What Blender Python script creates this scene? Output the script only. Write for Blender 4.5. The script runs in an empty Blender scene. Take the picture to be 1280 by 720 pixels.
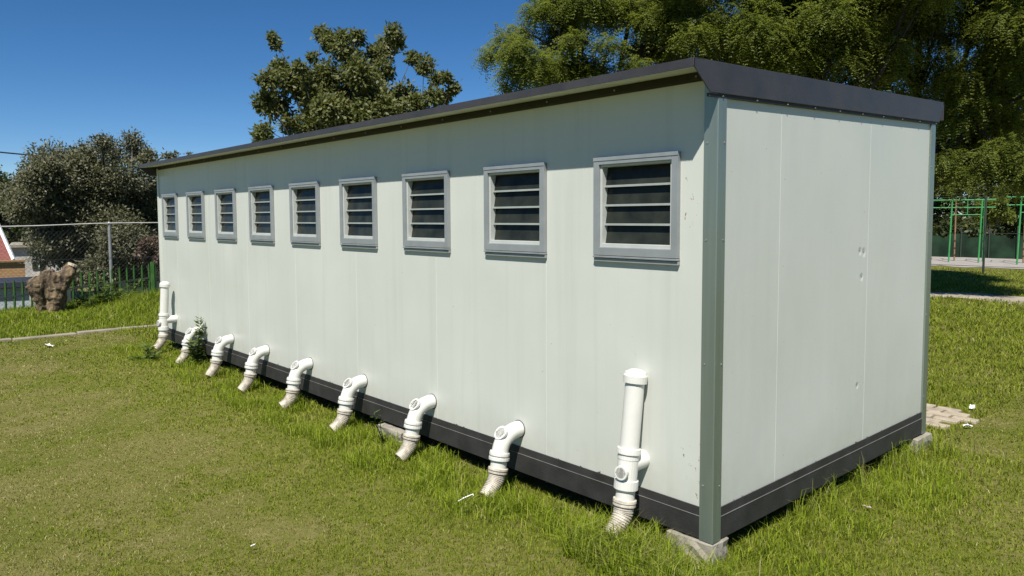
import bpy, bmesh, math, random
import numpy as np
from mathutils import Vector, Matrix
random.seed(7); rng = np.random.default_rng(11)
R_ = math.radians
scene = bpy.context.scene
COL = scene.collection

# ------------------------------------------------------------------ camera
CAM = np.array([2.1334, -3.3139, 1.7192])
YAW, PITCH, ROLL, FPX, PPY = .8412, -.0664, -.0042, 922.6159, 333.684
Fv = np.array([-math.sin(YAW)*math.cos(PITCH), math.cos(YAW)*math.cos(PITCH), math.sin(PITCH)])
Rv = np.array([math.cos(YAW), math.sin(YAW), 0.]); Uv = np.cross(Rv, Fv)
R2 = math.cos(ROLL)*Rv+math.sin(ROLL)*Uv; U2 = -math.sin(ROLL)*Rv+math.cos(ROLL)*Uv
def ray(u, v): return Fv+R2*(u-640)/FPX-U2*(v-PPY)/FPX
def at(u, v, dist):
    """survey helper: the point seen in direction (u, v) at horizontal distance dist"""
    d = ray(u, v); return CAM+d/np.linalg.norm(d[:2])*dist
def plane(u, v, ax, val):
    d = ray(u, v); return CAM+d*((val-CAM[ax])/d[ax])
cd = bpy.data.cameras.new('camera'); cam = bpy.data.objects.new('camera', cd); COL.objects.link(cam)
M = Matrix((R2, U2, -Fv)).transposed().to_4x4(); M.translation = Vector(CAM); cam.matrix_world = M
cd.sensor_fit = 'HORIZONTAL'; cd.sensor_width = 36; cd.lens = 36*FPX/1280
cd.shift_y = (PPY-360)/1280
cd.clip_start = .05; cd.clip_end = 3000
scene.camera = cam

# ------------------------------------------------------------------ light
SUN = np.array([.325, -.464, .824]); SUN /= np.linalg.norm(SUN)
w = bpy.data.worlds.new('World'); scene.world = w; w.use_nodes = True
nt = w.node_tree; bg = nt.nodes['Background']
sky = nt.nodes.new('ShaderNodeTexSky'); sky.sky_type = 'NISHITA'; sky.sun_disc = False
sky.sun_elevation = math.asin(SUN[2]); sky.sun_rotation = math.atan2(SUN[0], SUN[1])
sky.altitude = 3200; sky.air_density = 1.0; sky.dust_density = .0; sky.ozone_density = 4.0
hs_ = nt.nodes.new('ShaderNodeHueSaturation'); hs_.inputs['Saturation'].default_value = 1.24
nt.links.new(sky.outputs[0], hs_.inputs['Color']); nt.links.new(hs_.outputs[0], bg.inputs[0]); bg.inputs[1].default_value = .064
ld = bpy.data.lights.new('sun', 'SUN'); ld.energy = 4.4; ld.angle = R_(.53); ld.color = (1, .955, .88)
lo = bpy.data.objects.new('sun', ld); COL.objects.link(lo)
lo.rotation_euler = Vector(-SUN).to_track_quat('-Z', 'Y').to_euler(); lo.location = (6, -8, 14)
scene.view_settings.view_transform = 'Standard'; scene.view_settings.look = 'None'
scene.view_settings.gamma = 1; scene.view_settings.exposure = 0.65; scene.view_settings.use_curve_mapping = False
scene.render.engine = 'CYCLES'
cy = scene.cycles; cy.use_denoising = True; cy.denoiser = 'OPENIMAGEDENOISE'; cy.denoising_input_passes = 'RGB_ALBEDO_NORMAL'; cy.denoising_prefilter = 'NONE'; cy.max_bounces = 6; cy.diffuse_bounces = 3; cy.glossy_bounces = 3
cy.transmission_bounces = 4; cy.transparent_max_bounces = 6; cy.sample_clamp_indirect = 4

# ------------------------------------------------------------------ helpers
def tag(o, label=None, cat=None, group=None, kind=None):
    if label: o['label'] = label
    if cat: o['category'] = cat
    if group: o['group'] = group
    if kind: o['kind'] = kind
    return o
def empty(name, loc, label, cat, group=None, rz=0):
    o = bpy.data.objects.new(name, None); COL.objects.link(o); o.location = loc; o.rotation_euler.z = rz
    o.empty_display_size = .1
    return tag(o, label, cat, group)
class MB:
    def __init__(s): s.v = []; s.f = []; s.m = []; s.sm = []
    def add(s, vs, fs, mat=0, smooth=False):
        n = len(s.v); s.v += [tuple(map(float, p)) for p in vs]
        for f in fs: s.f.append([n+i for i in f]); s.m.append(mat); s.sm.append(smooth)
    def box(s, x0, x1, y0, y1, z0, z1, mat=0):
        vs = [(x, y, z) for z in (z0, z1) for y in (y0, y1) for x in (x0, x1)]
        s.add(vs, [(0, 2, 3, 1), (4, 5, 7, 6), (0, 1, 5, 4), (2, 6, 7, 3), (0, 4, 6, 2), (1, 3, 7, 5)], mat)
    def obox(s, c, ax, ay, az, mat=0):
        c, ax, ay, az = map(np.array, (c, ax, ay, az))
        vs = [c+i*ax+j*ay+k*az for k in (-1, 1) for j in (-1, 1) for i in (-1, 1)]
        fs = [(0, 2, 3, 1), (4, 5, 7, 6), (0, 1, 5, 4), (2, 6, 7, 3), (0, 4, 6, 2), (1, 3, 7, 5)]
        if np.dot(np.cross(ax, ay), az) < 0: fs = [f[::-1] for f in fs]
        s.add(vs, fs, mat)
    def prism(s, pts, ax, a, b, mat=0):
        """polygon pts (two coords) extruded along axis ax from a to b"""
        def P(p, t):
            q = list(p); q.insert(ax, t); return q
        n = len(pts); vs = [P(p, a) for p in pts]+[P(p, b) for p in pts]
        fs = [tuple(range(n))[::-1], tuple(range(n, 2*n))]+[(i, (i+1) % n, n+(i+1) % n, n+i) for i in range(n)]
        s.add(vs, fs, mat)
    def sweep(s, pts, rad, n=16, mat=0, cap=True, smooth=True, ref=None):
        pts = [np.array(p, float) for p in pts]; m = len(pts)
        if not hasattr(rad, '__len__'): rad = [rad]*m
        T = []
        for i in range(m):
            d = pts[min(i+1, m-1)]-pts[max(i-1, 0)]
            L = np.linalg.norm(d); T.append(d/L if L > 1e-9 else (T[-1] if T else np.array([0, 0, 1.])))
        u = np.array(ref if ref is not None else ([1, 0, 0] if abs(T[0][0]) < .8 else [0, 1, 0]), float)
        vs = []
        for i in range(m):
            u = u-T[i]*np.dot(u, T[i]); u /= np.linalg.norm(u); b = np.cross(T[i], u)
            for k in range(n):
                a = 2*math.pi*k/n; vs.append(pts[i]+rad[i]*(math.cos(a)*u+math.sin(a)*b))
        fs = [(i*n+k, i*n+(k+1) % n, (i+1)*n+(k+1) % n, (i+1)*n+k) for i in range(m-1) for k in range(n)]
        s.add(vs, fs, mat, smooth)
        if cap:
            s.add(vs[:n], [tuple(range(n))[::-1]], mat); s.add(vs[-n:], [tuple(range(n))], mat)
    def build(s, name, mats, parent=None, org=(0, 0, 0), bevel=0, recalc=False):
        me = bpy.data.meshes.new(name)
        o3 = np.array(org, float)
        me.from_pydata([tuple(np.array(p)-o3) for p in s.v], [], s.f)
        if not isinstance(mats, (list, tuple)): mats = [mats]
        for m in mats: me.materials.append(m)
        me.polygons.foreach_set('material_index', s.m); me.polygons.foreach_set('use_smooth', s.sm)
        if recalc:
            b = bmesh.new(); b.from_mesh(me); bmesh.ops.recalc_face_normals(b, faces=b.faces); b.to_mesh(me); b.free()
        me.update()
        o = bpy.data.objects.new(name, me); COL.objects.link(o)
        if parent: o.parent = parent
        else: o.location = org
        if bevel:
            bv = o.modifiers.new('bevel', 'BEVEL'); bv.width = bevel; bv.segments = 2; bv.limit_method = 'ANGLE'; bv.angle_limit = R_(40)
        return o
def fast_mesh(name, V, F, mat, parent=None, attrs=None, loc=None, smooth=False):
    """numpy verts (n,3) and quads or tris (m,k)"""
    me = bpy.data.meshes.new(name)
    F = np.asarray(F, np.int32); V = np.asarray(V, np.float32)
    me.vertices.add(len(V)); me.vertices.foreach_set('co', V.ravel())
    k = F.shape[1]
    me.loops.add(F.size); me.loops.foreach_set('vertex_index', F.ravel())
    me.polygons.add(len(F)); me.polygons.foreach_set('loop_start', np.arange(len(F), dtype=np.int32)*k)
    me.polygons.foreach_set('loop_total', np.full(len(F), k, np.int32))
    if smooth: me.polygons.foreach_set('use_smooth', np.ones(len(F), bool))
    for an, av in (attrs or {}).items():
        a = me.attributes.new(an, 'FLOAT', 'POINT'); a.data.foreach_set('value', np.asarray(av, np.float32))
    me.materials.append(mat); me.update(); me.validate()
    o = bpy.data.objects.new(name, me); COL.objects.link(o)
    if parent: o.parent = parent
    elif loc is not None: o.location = loc
    return o
def copy_tree(o, parent=None):
    c = o.copy(); COL.objects.link(c); c.parent = parent
    for ch in list(o.children): copy_tree(ch, c)
    return c
def vnoise(x, y, seed=0):
    """smooth value noise 0..1"""
    x = np.asarray(x, float); y = np.asarray(y, float)
    xi = np.floor(x).astype(np.int64); yi = np.floor(y).astype(np.int64); fx = x-xi; fy = y-yi
    fx = fx*fx*(3-2*fx); fy = fy*fy*(3-2*fy)
    def h(a, b):
        n = (a*374761393+b*668265263+seed*1274126177) & 0x7fffffff
        n = ((n ^ (n >> 13))*1274126177) & 0x7fffffff
        return ((n ^ (n >> 16)) & 0xffff)/65535.
    return (h(xi, yi)*(1-fx)+h(xi+1, yi)*fx)*(1-fy)+(h(xi, yi+1)*(1-fx)+h(xi+1, yi+1)*fx)*fy

# ------------------------------------------------------------------ materials
class N:
    def __init__(s, name):
        s.m = bpy.data.materials.new(name); s.m.use_nodes = True; s.t = s.m.node_tree
        s.b = s.t.nodes['Principled BSDF']; s.out = s.t.nodes['Material Output']
    def n(s, typ, ins=None, **kw):
        nd = s.t.nodes.new(typ)
        for k, v in kw.items(): setattr(nd, k, v)
        for k, v in (ins or {}).items():
            if hasattr(v, 'is_linked') or isinstance(v, bpy.types.NodeSocket): s.t.links.new(v, nd.inputs[k])
            else: nd.inputs[k].default_value = v
        return nd
    def set(s, **kw):
        for k, v in kw.items():
            k = k.replace('_', ' ')
            if isinstance(v, bpy.types.NodeSocket): s.t.links.new(v, s.b.inputs[k])
            else: s.b.inputs[k].default_value = v
    def obj(s): return s.n('ShaderNodeTexCoord').outputs['Object']
    def pos(s): return s.n('ShaderNodeNewGeometry').outputs['Position']
    def mapp(s, vec, scale=(1, 1, 1), loc=(0, 0, 0)): return s.n('ShaderNodeMapping', {'Vector': vec, 'Scale': scale, 'Location': loc}).outputs[0]
    def noise(s, vec, scale=5, detail=4, rough=.55, dist=0): return s.n('ShaderNodeTexNoise', {'Vector': vec, 'Scale': scale, 'Detail': detail, 'Roughness': rough, 'Distortion': dist}).outputs[0]
    def ramp(s, fac, stops):
        r = s.n('ShaderNodeValToRGB', {'Fac': fac}); e = r.color_ramp.elements
        while len(e) < len(stops): e.new(.5)
        for el, (p, c) in zip(e, stops):
            el.position = p; el.color = (c if hasattr(c, '__len__') else (c, c, c))[:3] + (1,) if not hasattr(c, '__len__') or len(c) == 3 else c
        return r.outputs[0]
    def mix(s, fac, a, b, mode='MIX'):
        nd = s.n('ShaderNodeMix', data_type='RGBA', blend_type=mode)
        for sock, v in ((nd.inputs[0], fac), (nd.inputs[6], a), (nd.inputs[7], b)):
            if isinstance(v, bpy.types.NodeSocket): s.t.links.new(v, sock)
            else: sock.default_value = v if not hasattr(v, '__len__') else tuple(v)[:3]+(1,)
        return nd.outputs[2]
    def math(s, op, a, b=0.0, clamp=False):
        nd = s.n('ShaderNodeMath', operation=op, use_clamp=clamp)
        for i, v in enumerate((a, b)):
            if isinstance(v, bpy.types.NodeSocket): s.t.links.new(v, nd.inputs[i])
            else: nd.inputs[i].default_value = v
        return nd.outputs[0]
    def mrange(s, v, a, b, c=0., d=1.):
        return s.n('ShaderNodeMapRange', {'Value': v, 'From Min': a, 'From Max': b, 'To Min': c, 'To Max': d}).outputs[0]
    def bump(s, h, strength=.3, dist=.01):
        s.t.links.new(s.n('ShaderNodeBump', {'Height': h, 'Strength': strength, 'Distance': dist}).outputs[0], s.b.inputs['Normal'])
    def attr(s, name): return s.n('ShaderNodeAttribute', attribute_name=name).outputs['Fac']
def simple(name, col, rough=.6, metal=0, spec=.5, var=.12, scale=8, bump=0, bscale=40):
    k = N(name); o = k.obj(); n = k.noise(o, scale, 5)
    c = np.array(col)
    k.set(Base_Color=k.ramp(n, [(.3, tuple(c*(1-var))), (.7, tuple(c*(1+var)))]), Roughness=k.mrange(n, .2, .8, rough*.85, min(1, rough*1.15)), Metallic=metal)
    k.b.inputs['Specular IOR Level'].default_value = spec
    if bump: k.bump(k.noise(o, bscale, 4), bump, .01)
    return k.m

# painted steel panel wall
def wall_mat(name, dents=(), chip=True, streaks=.35):
    k = N(name); p = k.obj()
    n1 = k.noise(p, 1.3, 5); streak = k.noise(k.mapp(p, (9, 9, .35)), 1.0, 5, .6); fine = k.noise(p, 60, 3)
    col = k.mix(k.mrange(n1, .35, .7), (.545, .562, .508), (.585, .60, .545))
    col = k.mix(k.mrange(streak, .52, .78, 0, streaks), col, (.40, .43, .37))
    xyz = k.n('ShaderNodeSeparateXYZ', {'Vector': p}).outputs
    # splashed soil near the foot and bare chipped edge at the skirting
    foot = k.mrange(k.math('ADD', xyz[2], k.math('MULTIPLY', k.noise(p, 5, 5), .35)), .28, .62, .45, 0)
    col = k.mix(k.math('MULTIPLY', foot, k.noise(p, 14, 4)), col, (.36, .35, .26))
    chipn = k.noise(k.mapp(p, (1, 1, 1)), 11, 6, .7)
    edge = k.math('LESS_THAN', xyz[2], k.math('ADD', .158, k.math('MULTIPLY', k.mrange(chipn, .5, .75), .05)))
    col = k.mix(edge, col, (.09, .075, .06))
    if chip:   # rust flakes close to the corner post
        band = k.math('MULTIPLY', k.math('GREATER_THAN', xyz[0], -.19), k.math('LESS_THAN', xyz[0], -.07))
        zz = k.math('ADD', k.math('MULTIPLY', k.math('GREATER_THAN', xyz[2], 1.62), k.math('LESS_THAN', xyz[2], 1.93)), k.math('MULTIPLY', k.math('GREATER_THAN', xyz[2], .2), k.math('LESS_THAN', xyz[2], .55)))
        fl = k.math('GREATER_THAN', k.noise(k.mapp(p, (46, 46, 20)), 1, 4, .65), .635)
        col = k.mix(k.math('MULTIPLY', k.math('MULTIPLY', band, zz), fl), col, (.22, .13, .085))
    h = k.math('ADD', k.math('MULTIPLY', k.noise(k.mapp(p, (2.2, 2.2, .5)), 1, 3), 1.0), k.math('MULTIPLY', fine, .004))
    spk = k.math('GREATER_THAN', k.noise(p, 38, 2, .4), .77)
    col = k.mix(k.math('MULTIPLY', spk, .6), col, (.25, .22, .17))
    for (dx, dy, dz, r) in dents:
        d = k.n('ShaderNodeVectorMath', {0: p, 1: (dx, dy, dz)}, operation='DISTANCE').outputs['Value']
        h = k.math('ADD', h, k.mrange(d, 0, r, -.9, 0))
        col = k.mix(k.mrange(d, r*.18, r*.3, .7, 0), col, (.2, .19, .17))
    k.set(Base_Color=col, Roughness=k.mrange(n1, .3, .7, .36, .5)); k.b.inputs['Specular IOR Level'].default_value = .4
    k.bump(h, .35, .018)
    return k.m
WALL = wall_mat('painted_panel')
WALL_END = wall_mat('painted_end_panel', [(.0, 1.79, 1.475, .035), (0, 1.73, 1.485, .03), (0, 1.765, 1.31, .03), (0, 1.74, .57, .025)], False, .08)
def steel_mat():
    k = N('galvanised_steel'); p = k.obj(); n = k.noise(p, 6, 5); s = k.noise(k.mapp(p, (30, 30, 1.2)), 1, 4)
    k.set(Base_Color=k.mix(k.mrange(s, .35, .7), (.235, .28, .245), (.27, .315, .275)), Metallic=.6, Roughness=k.mrange(n, .3, .7, .3, .42)); k.bump(s, .03, .003); return k.m
STEEL = steel_mat()
CHAR = simple('charcoal_flashing', (.043, .040, .043), .48, 0, .5, .22, 5, .15, 90)
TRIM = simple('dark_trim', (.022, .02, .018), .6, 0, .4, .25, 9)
SKIRT = simple('skirting_paint', (.030, .0285, .0275), .62, 0, .4, .3, 6, .25, 120)
SKLINE = simple('skirting_edge', (.17, .165, .155), .5, 0, .5, .2, 12)
SOFFIT = simple('soffit_sheet', (.66, .67, .62), .6, 0, .4, .1, 6)
ROOF = simple('roof_sheet', (.06, .06, .066), .5, .2, .5, .15, 4)
ALU = simple('window_aluminium', (.29, .31, .315), .45, .25, .5, .08, 10)
ALUW = simple('sash_paint', (.47, .49, .46), .45, 0, .5, .06, 10)
def glass_mat():
    k = N('louvre_glass'); p = k.obj(); n = k.noise(p, 9, 4)
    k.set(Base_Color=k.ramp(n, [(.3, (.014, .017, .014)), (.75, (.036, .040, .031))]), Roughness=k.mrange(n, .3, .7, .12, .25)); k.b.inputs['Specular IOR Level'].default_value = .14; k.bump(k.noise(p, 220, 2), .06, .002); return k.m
GLASS = glass_mat()
BLADE_EDGE = simple('blade_edge', (.33, .36, .34), .4, 0, .5, .08, 20)
PVC = simple('white_pvc', (.65, .64, .59), .32, 0, .5, .05, 7)
PVC_D = simple('dusty_pvc', (.50, .45, .37), .5, 0, .4, .35, 22, .1, 60)
HOLE = simple('dark_hole', (.015, .014, .012), .9)
def conc(name, col, sc=7):
    k = N(name); p = k.obj(); n = k.noise(p, sc, 7, .65); c = np.array(col)
    k.set(Base_Color=k.ramp(n, [(.25, tuple(c*.55)), (.5, tuple(c)), (.75, tuple(c*1.25))]), Roughness=.9); k.bump(k.noise(p, sc*7, 6, .7), .5, .01); return k.m
CONC = conc('concrete', (.29, .265, .215)); KERB = conc('kerb_concrete', (.27, .235, .175), 3)
def bark_mat(name, a, b):
    k = N(name); p = k.obj(); n = k.noise(k.mapp(p, (1, 1, .25)), 9, 8, .65, .6)
    k.set(Base_Color=k.ramp(n, [(.36, a), (.64, b)]), Roughness=.9); k.bump(n, .8, .03); return k.m
BARK = bark_mat('bark', (.035, .028, .02), (.12, .10, .08))
DBARK = bark_mat('dark_bark', (.018, .014, .010), (.055, .045, .034))
STUMPM = bark_mat('stump_wood', (.013, .008, .004), (.25, .18, .105))
def leaf_mat(name, lo, hi, warm, transl=.3):
    k = N(name); r = k.attr('rnd')
    col = k.ramp(r, [(0, lo), (.55, hi), (1, warm)])
    k.set(Base_Color=col, Roughness=.5); k.b.inputs['Specular IOR Level'].default_value = .35
    tr = k.n('ShaderNodeBsdfTranslucent', {'Color': k.mix(.35, col, (.25, .28, .02))})
    mx = k.n('ShaderNodeMixShader', {0: transl, 1: k.b.outputs[0], 2: tr.outputs[0]})
    k.t.links.new(mx.outputs[0], k.out.inputs[0]); return k.m
LEAF_FEATHER = leaf_mat('feathery_leaf', (.10, .14, .022), (.175, .218, .038), (.245, .27, .068), .58)
LEAF_BROAD = leaf_mat('broad_leaf', (.066, .084, .022), (.138, .155, .048), (.23, .22, .095), .4)
LEAF_OLIVE = leaf_mat('olive_leaf', (.072, .075, .040), (.125, .126, .070), (.19, .18, .112), .25)
LEAF_DARK = leaf_mat('dark_leaf', (.022, .035, .012), (.05, .07, .022), (.09, .10, .035), .25)
LEAF_WEED = leaf_mat('weed_leaf', (.05, .09, .015), (.10, .16, .03), (.16, .2, .06), .3)
LEAF_RED = leaf_mat('red_leaf', (.06, .05, .035), (.11, .075, .055), (.19, .10, .085), .2)
def grass_mat(name='grass_blade', ga=(.092, .140, .006), gb=(.195, .260, .010), gc=(.32, .36, .03)):
    k = N(name); g = k.attr('gv'); r = k.attr('rnd')
    green = k.ramp(r, [(0, ga), (.5, gb), (1, gc)])
    straw = k.ramp(r, [(0, (.17, .15, .04)), (.6, (.33, .30, .10)), (1, (.54, .50, .25))])
    col = k.mix(g, straw, green)
    k.set(Base_Color=col, Roughness=.6); k.b.inputs['Specular IOR Level'].default_value = .12
    tr = k.n('ShaderNodeBsdfTranslucent', {'Color': col})
    mx = k.n('ShaderNodeMixShader', {0: .42, 1: k.b.outputs[0], 2: tr.outputs[0]})
    k.t.links.new(mx.outputs[0], k.out.inputs[0]); return k.m
GRASS = grass_mat(); LUSH = grass_mat('lush_grass_blade', (.12, .19, .008), (.225, .32, .012), (.36, .42, .035))
def ground_mat():
    k = N('lawn_soil'); p = k.pos()
    a = k.noise(p, .55, 5, .6); b = k.noise(p, 3.2, 6, .65); c = k.noise(p, 26, 5, .7)
    f = k.math('ADD', k.math('ADD', k.math('MULTIPLY', a, .45), k.math('MULTIPLY', b, .35)), k.math('MULTIPLY', c, .35))
    col = k.ramp(f, [(.40, (.075, .098, .010)), (.52, (.11, .125, .018)), (.62, (.16, .148, .045)), (.75, (.22, .195, .08))])
    k.set(Base_Color=col, Roughness=.95); k.b.inputs['Specular IOR Level'].default_value = .15
    k.bump(c, .8, .03); return k.m
SOIL = ground_mat()
def dirt(name, a, b, sc=2.5):
    k = N(name); p = k.pos(); n = k.noise(p, sc, 7, .65)
    k.set(Base_Color=k.ramp(n, [(.3, a), (.68, b)]), Roughness=.95); k.bump(k.noise(p, 30, 5), .5, .02); return k.m
SAND = dirt('sandy_path', (.24, .20, .14), (.38, .33, .26)); TRACK = dirt('gravel_track', (.24, .22, .20), (.36, .33, .29))
def brick_mat(name, c1, c2, mortar, scale=1.0):
    k = N(name); p = k.obj(); x = k.n('ShaderNodeSeparateXYZ', {'Vector': p}).outputs
    v = k.n('ShaderNodeCombineXYZ', {0: k.math('ADD', x[0], x[1]), 1: x[2]}).outputs[0]
    bt = k.n('ShaderNodeTexBrick', {'Vector': v, 'Color1': c1+(1,), 'Color2': c2+(1,), 'Mortar': mortar+(1,), 'Scale': scale, 'Brick Width': .23, 'Row Height': .085, 'Mortar Size': .01})
    k.set(Base_Color=bt.outputs[0], Roughness=.9); k.bump(bt.outputs[1], -.4, .01); return k.m
BRICK = brick_mat('orange_brick', (.34, .17, .06), (.40, .22, .085), (.33, .27, .2))
def tile_mat(name, a, b):
    k = N(name); p = k.obj(); n = k.noise(p, 3, 5)
    wv = k.n('ShaderNodeTexWave', {'Vector': p, 'Scale': 3.5, 'Distortion': .3}, bands_direction='Z').outputs[1]
    k.set(Base_Color=k.mix(n, a, b), Roughness=.8); k.bump(wv, .6, .04); return k.m
REDTILE = tile_mat('red_tile', (.16, .045, .035), (.25, .085, .065))
PLASTER = conc('white_plaster', (.50, .48, .44), 1.2); BLUEGREY = conc('pale_wall', (.44, .47, .50), 1.0)
NAVY = simple('navy_metal', (.030, .034, .05), .5, .1, .5, .15, 2)
WHITE = simple('white_paint', (.75, .74, .70), .6)
FGREEN = simple('fence_green', (.050, .135, .028), .5, 0, .5, .3, 6)
GGREEN = simple('frame_green', (.045, .27, .075), .45, 0, .5, .15, 3)
BROWNP = simple('rusty_pole', (.22, .13, .07), .7)
GALV = simple('galvanised_post', (.30, .30, .295), .5, .4, .5, .15, 20)
WIRE = simple('fence_wire', (.07, .07, .068), .5, .5)
WIRE_L = simple('bright_wire', (.62, .60, .56), .45, .3)
BLACKW = simple('cable_black', (.02, .02, .025), .6)
DARKP = simple('dark_post', (.03, .04, .03), .6)
NETM = simple('shade_net', (.014, .034, .018), .85, 0, .2, .75, 1.1, .6, 3)
PAPER = simple('litter_white', (.80, .80, .78), .7); LEAFLIT = simple('dry_leaf', (.42, .36, .30), .8); ORANGE = simple('litter_orange', (.75, .40, .12), .7)
PAVE = conc('paving_brick', (.40, .34, .25), 8)

# ------------------------------------------------------------------ ground
G0 = -.125
def gz(x, y):
    x = np.asarray(x, float); y = np.asarray(y, float)
    z = G0+.022*(vnoise(x*.9, y*.9, 3)-.5)+.012*(vnoise(x*3.1, y*3.1, 5)-.5)
    bank = np.clip((-11.5-x)/2.0, 0, 1); z = z+.06*bank*(1-np.clip((-14.3-x)/.8, 0, 1))
    d = np.clip(-15.2-x, 0, None); z = z-2.3*(1-np.exp(-d/5.0))*np.clip(1.2-np.clip(y-8, 0, 30)/25, .15, 1)
    return z
def axis_pts():
    a = np.concatenate([-np.geomspace(20, 900, 26)[::-1], np.arange(-19.6, 6.01, .2), np.geomspace(7, 900, 24)])
    b = np.concatenate([-np.geomspace(6, 900, 24)[::-1], np.arange(-5.6, 8, .2), np.arange(8, 40, 1.), np.geomspace(41, 900, 20)])
    return a, b
ax_, bx_ = axis_pts(); GX, GY = np.meshgrid(ax_, bx_); GZ = gz(GX, GY)
nx = len(ax_); ny = len(bx_)
idx = np.arange(nx*ny).reshape(ny, nx)
Fq = np.stack([idx[:-1, :-1], idx[:-1, 1:], idx[1:, 1:], idx[1:, :-1]], -1).reshape(-1, 4)
tag(fast_mesh('ground', np.stack([GX, GY, GZ], -1).reshape(-1, 3), Fq, SOIL, smooth=True), 'patchy lawn ground around the toilet block', 'ground', kind='structure')
def ribbon(name, pts, w0, mat, label, lift=.012, jag=.2, cat='path'):
    """strip of ground cover with ragged edges along a polyline"""
    P = []; pts = [np.array(p, float) for p in pts]
    for a, b in zip(pts[:-1], pts[1:]):
        n = max(2, int(np.linalg.norm(b-a)/.35))
        P += [a+(b-a)*i/n for i in range(n)]
    P.append(pts[-1]); V = []; F = []
    for i, p in enumerate(P):
        t = P[min(i+1, len(P)-1)]-P[max(i-1, 0)]; t /= np.linalg.norm(t); nrm = np.array([-t[1], t[0]])
        for j, s_ in enumerate((-1, -.5, 0, .5, 1)):
            ww = w0/2*(1+jag*(float(vnoise(i*.45, 3*s_, 9))-.5)*2)
            q = p+nrm*s_*ww; V.append((q[0], q[1], float(gz(q[0], q[1]))+lift*(1-.6*abs(s_))))
        if i: F += [((i-1)*5+j, (i-1)*5+j+1, i*5+j+1, i*5+j) for j in range(4)]
    return tag(fast_mesh(name, V, F, mat, smooth=True), label, cat, kind='structure')
ribbon('footpath', [(-14, 14.2), (-8, 15.0), (-4.2, 15.6), (-2.3, 15.75), (2, 16.2), (8, 17)], 1.9, SAND, 'sandy worn footpath across the lawn', .02, .55)
ribbon('dirt_track', [(-40, 26.5), (-20, 30), (-8.3, 32.0), (-5.6, 32.2), (4, 34), (14, 38)], 11.0, TRACK, 'pale gravel track in front of the climbing frames', .03, .08)

# ------------------------------------------------------------------ building
W, L, HW = 2.994, 9.183, 2.426
ZS = .1753
block = empty('toilet_block', (0, 0, 0), 'long white panel toilet block with nine louvre windows and charcoal roof edge', 'building')
XW0, SP, WW, ZT, ZB = .218, 1.017, .5985, 2.068, 1.458
wins = [(-XW0-k*SP-WW, -XW0-k*SP) for k in range(9)]
seams = [-1.24-1.2*k for k in range(7)]
def roofz(y): return 2.45+.034*y           # underside line of the roof sheet
# long wall: one sheet with pressed panel joints and nine openings
xs = {-L: 0., 0.: 0.}
for s_ in seams:
    for d, y in ((-.004, 0), (-.001, .0016), (.001, .0016), (.004, 0)): xs[round(s_+d, 4)] = y
ops = [(a+.03, b-.03) for a, b in wins]
for a, b in ops:
    for q in (a, b):
        if all(abs(q-k_) > .004 for k_ in xs): xs[round(q, 4)] = 0.
xk = sorted(xs); zk = [.13, ZB+.055, ZT-.03, HW+.05]
mb = MB(); vid = {}
for i, x in enumerate(xk):
    for j, z in enumerate(zk): vid[i, j] = len(mb.v); mb.v.append((x, xs[x], z))
for i in range(len(xk)-1):
    for j in range(3):
        xm = (xk[i]+xk[i+1])/2
        if j == 1 and any(a-.006 < xm < b+.006 for a, b in ops): continue
        mb.f.append([vid[i, j], vid[i+1, j], vid[i+1, j+1], vid[i, j+1]]); mb.m.append(0); mb.sm.append(False)
for a, b in ops:   # cut edges of the openings
    z0, z1 = zk[1], zk[2]
    mb.add([(a, 0, z0), (b, 0, z0), (b, 0, z1), (a, 0, z1), (a, .06, z0), (b, .06, z0), (b, .06, z1), (a, .06, z1)],
           [(0, 4, 5, 1), (1, 5, 6, 2), (2, 6, 7, 3), (3, 7, 4, 0)])
mb.build('wall', WALL, block)
# short wall (facing +X), joints at .65 and 1.85
mb = MB(); ys = [(0, 0)]
for s_ in (.65, 1.852): ys += [(s_-.004, 0), (s_-.001, -.0012), (s_+.001, -.0012), (s_+.004, 0)]
ys.append((W, 0))
for (y0, x0), (y1, x1) in zip(ys[:-1], ys[1:]):
    mb.add([(x0, y0, .13), (x1, y1, .13), (x1, y1, roofz(y1)+.02), (x0, y0, roofz(y0)+.02)], [(0, 1, 2, 3)])
mb.build('wall', WALL_END, block)
mb = MB(); mb.add([(0, W, .13), (-L, W, .13), (-L, W, roofz(W)+.02), (0, W, roofz(W)+.02)], [(0, 1, 2, 3)])
mb.build('wall', WALL, block)
mb = MB(); mb.add([(-L, W, .13), (-L, 0, .13), (-L, 0, roofz(0)+.02), (-L, W, roofz(W)+.02)], [(0, 1, 2, 3)])
mb.build('wall', WALL, block)
mb = MB(); mb.box(-L+.02, -.02, .07, W-.02, .04, .12); mb.build('floor', TRIM, block)
# a plain partition behind the windows keeps the cubicles dark
mb = MB(); mb.box(-L+.02, -.02, 1.2, 1.24, .12, 2.40); mb.build('partition', TRIM, block)
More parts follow.
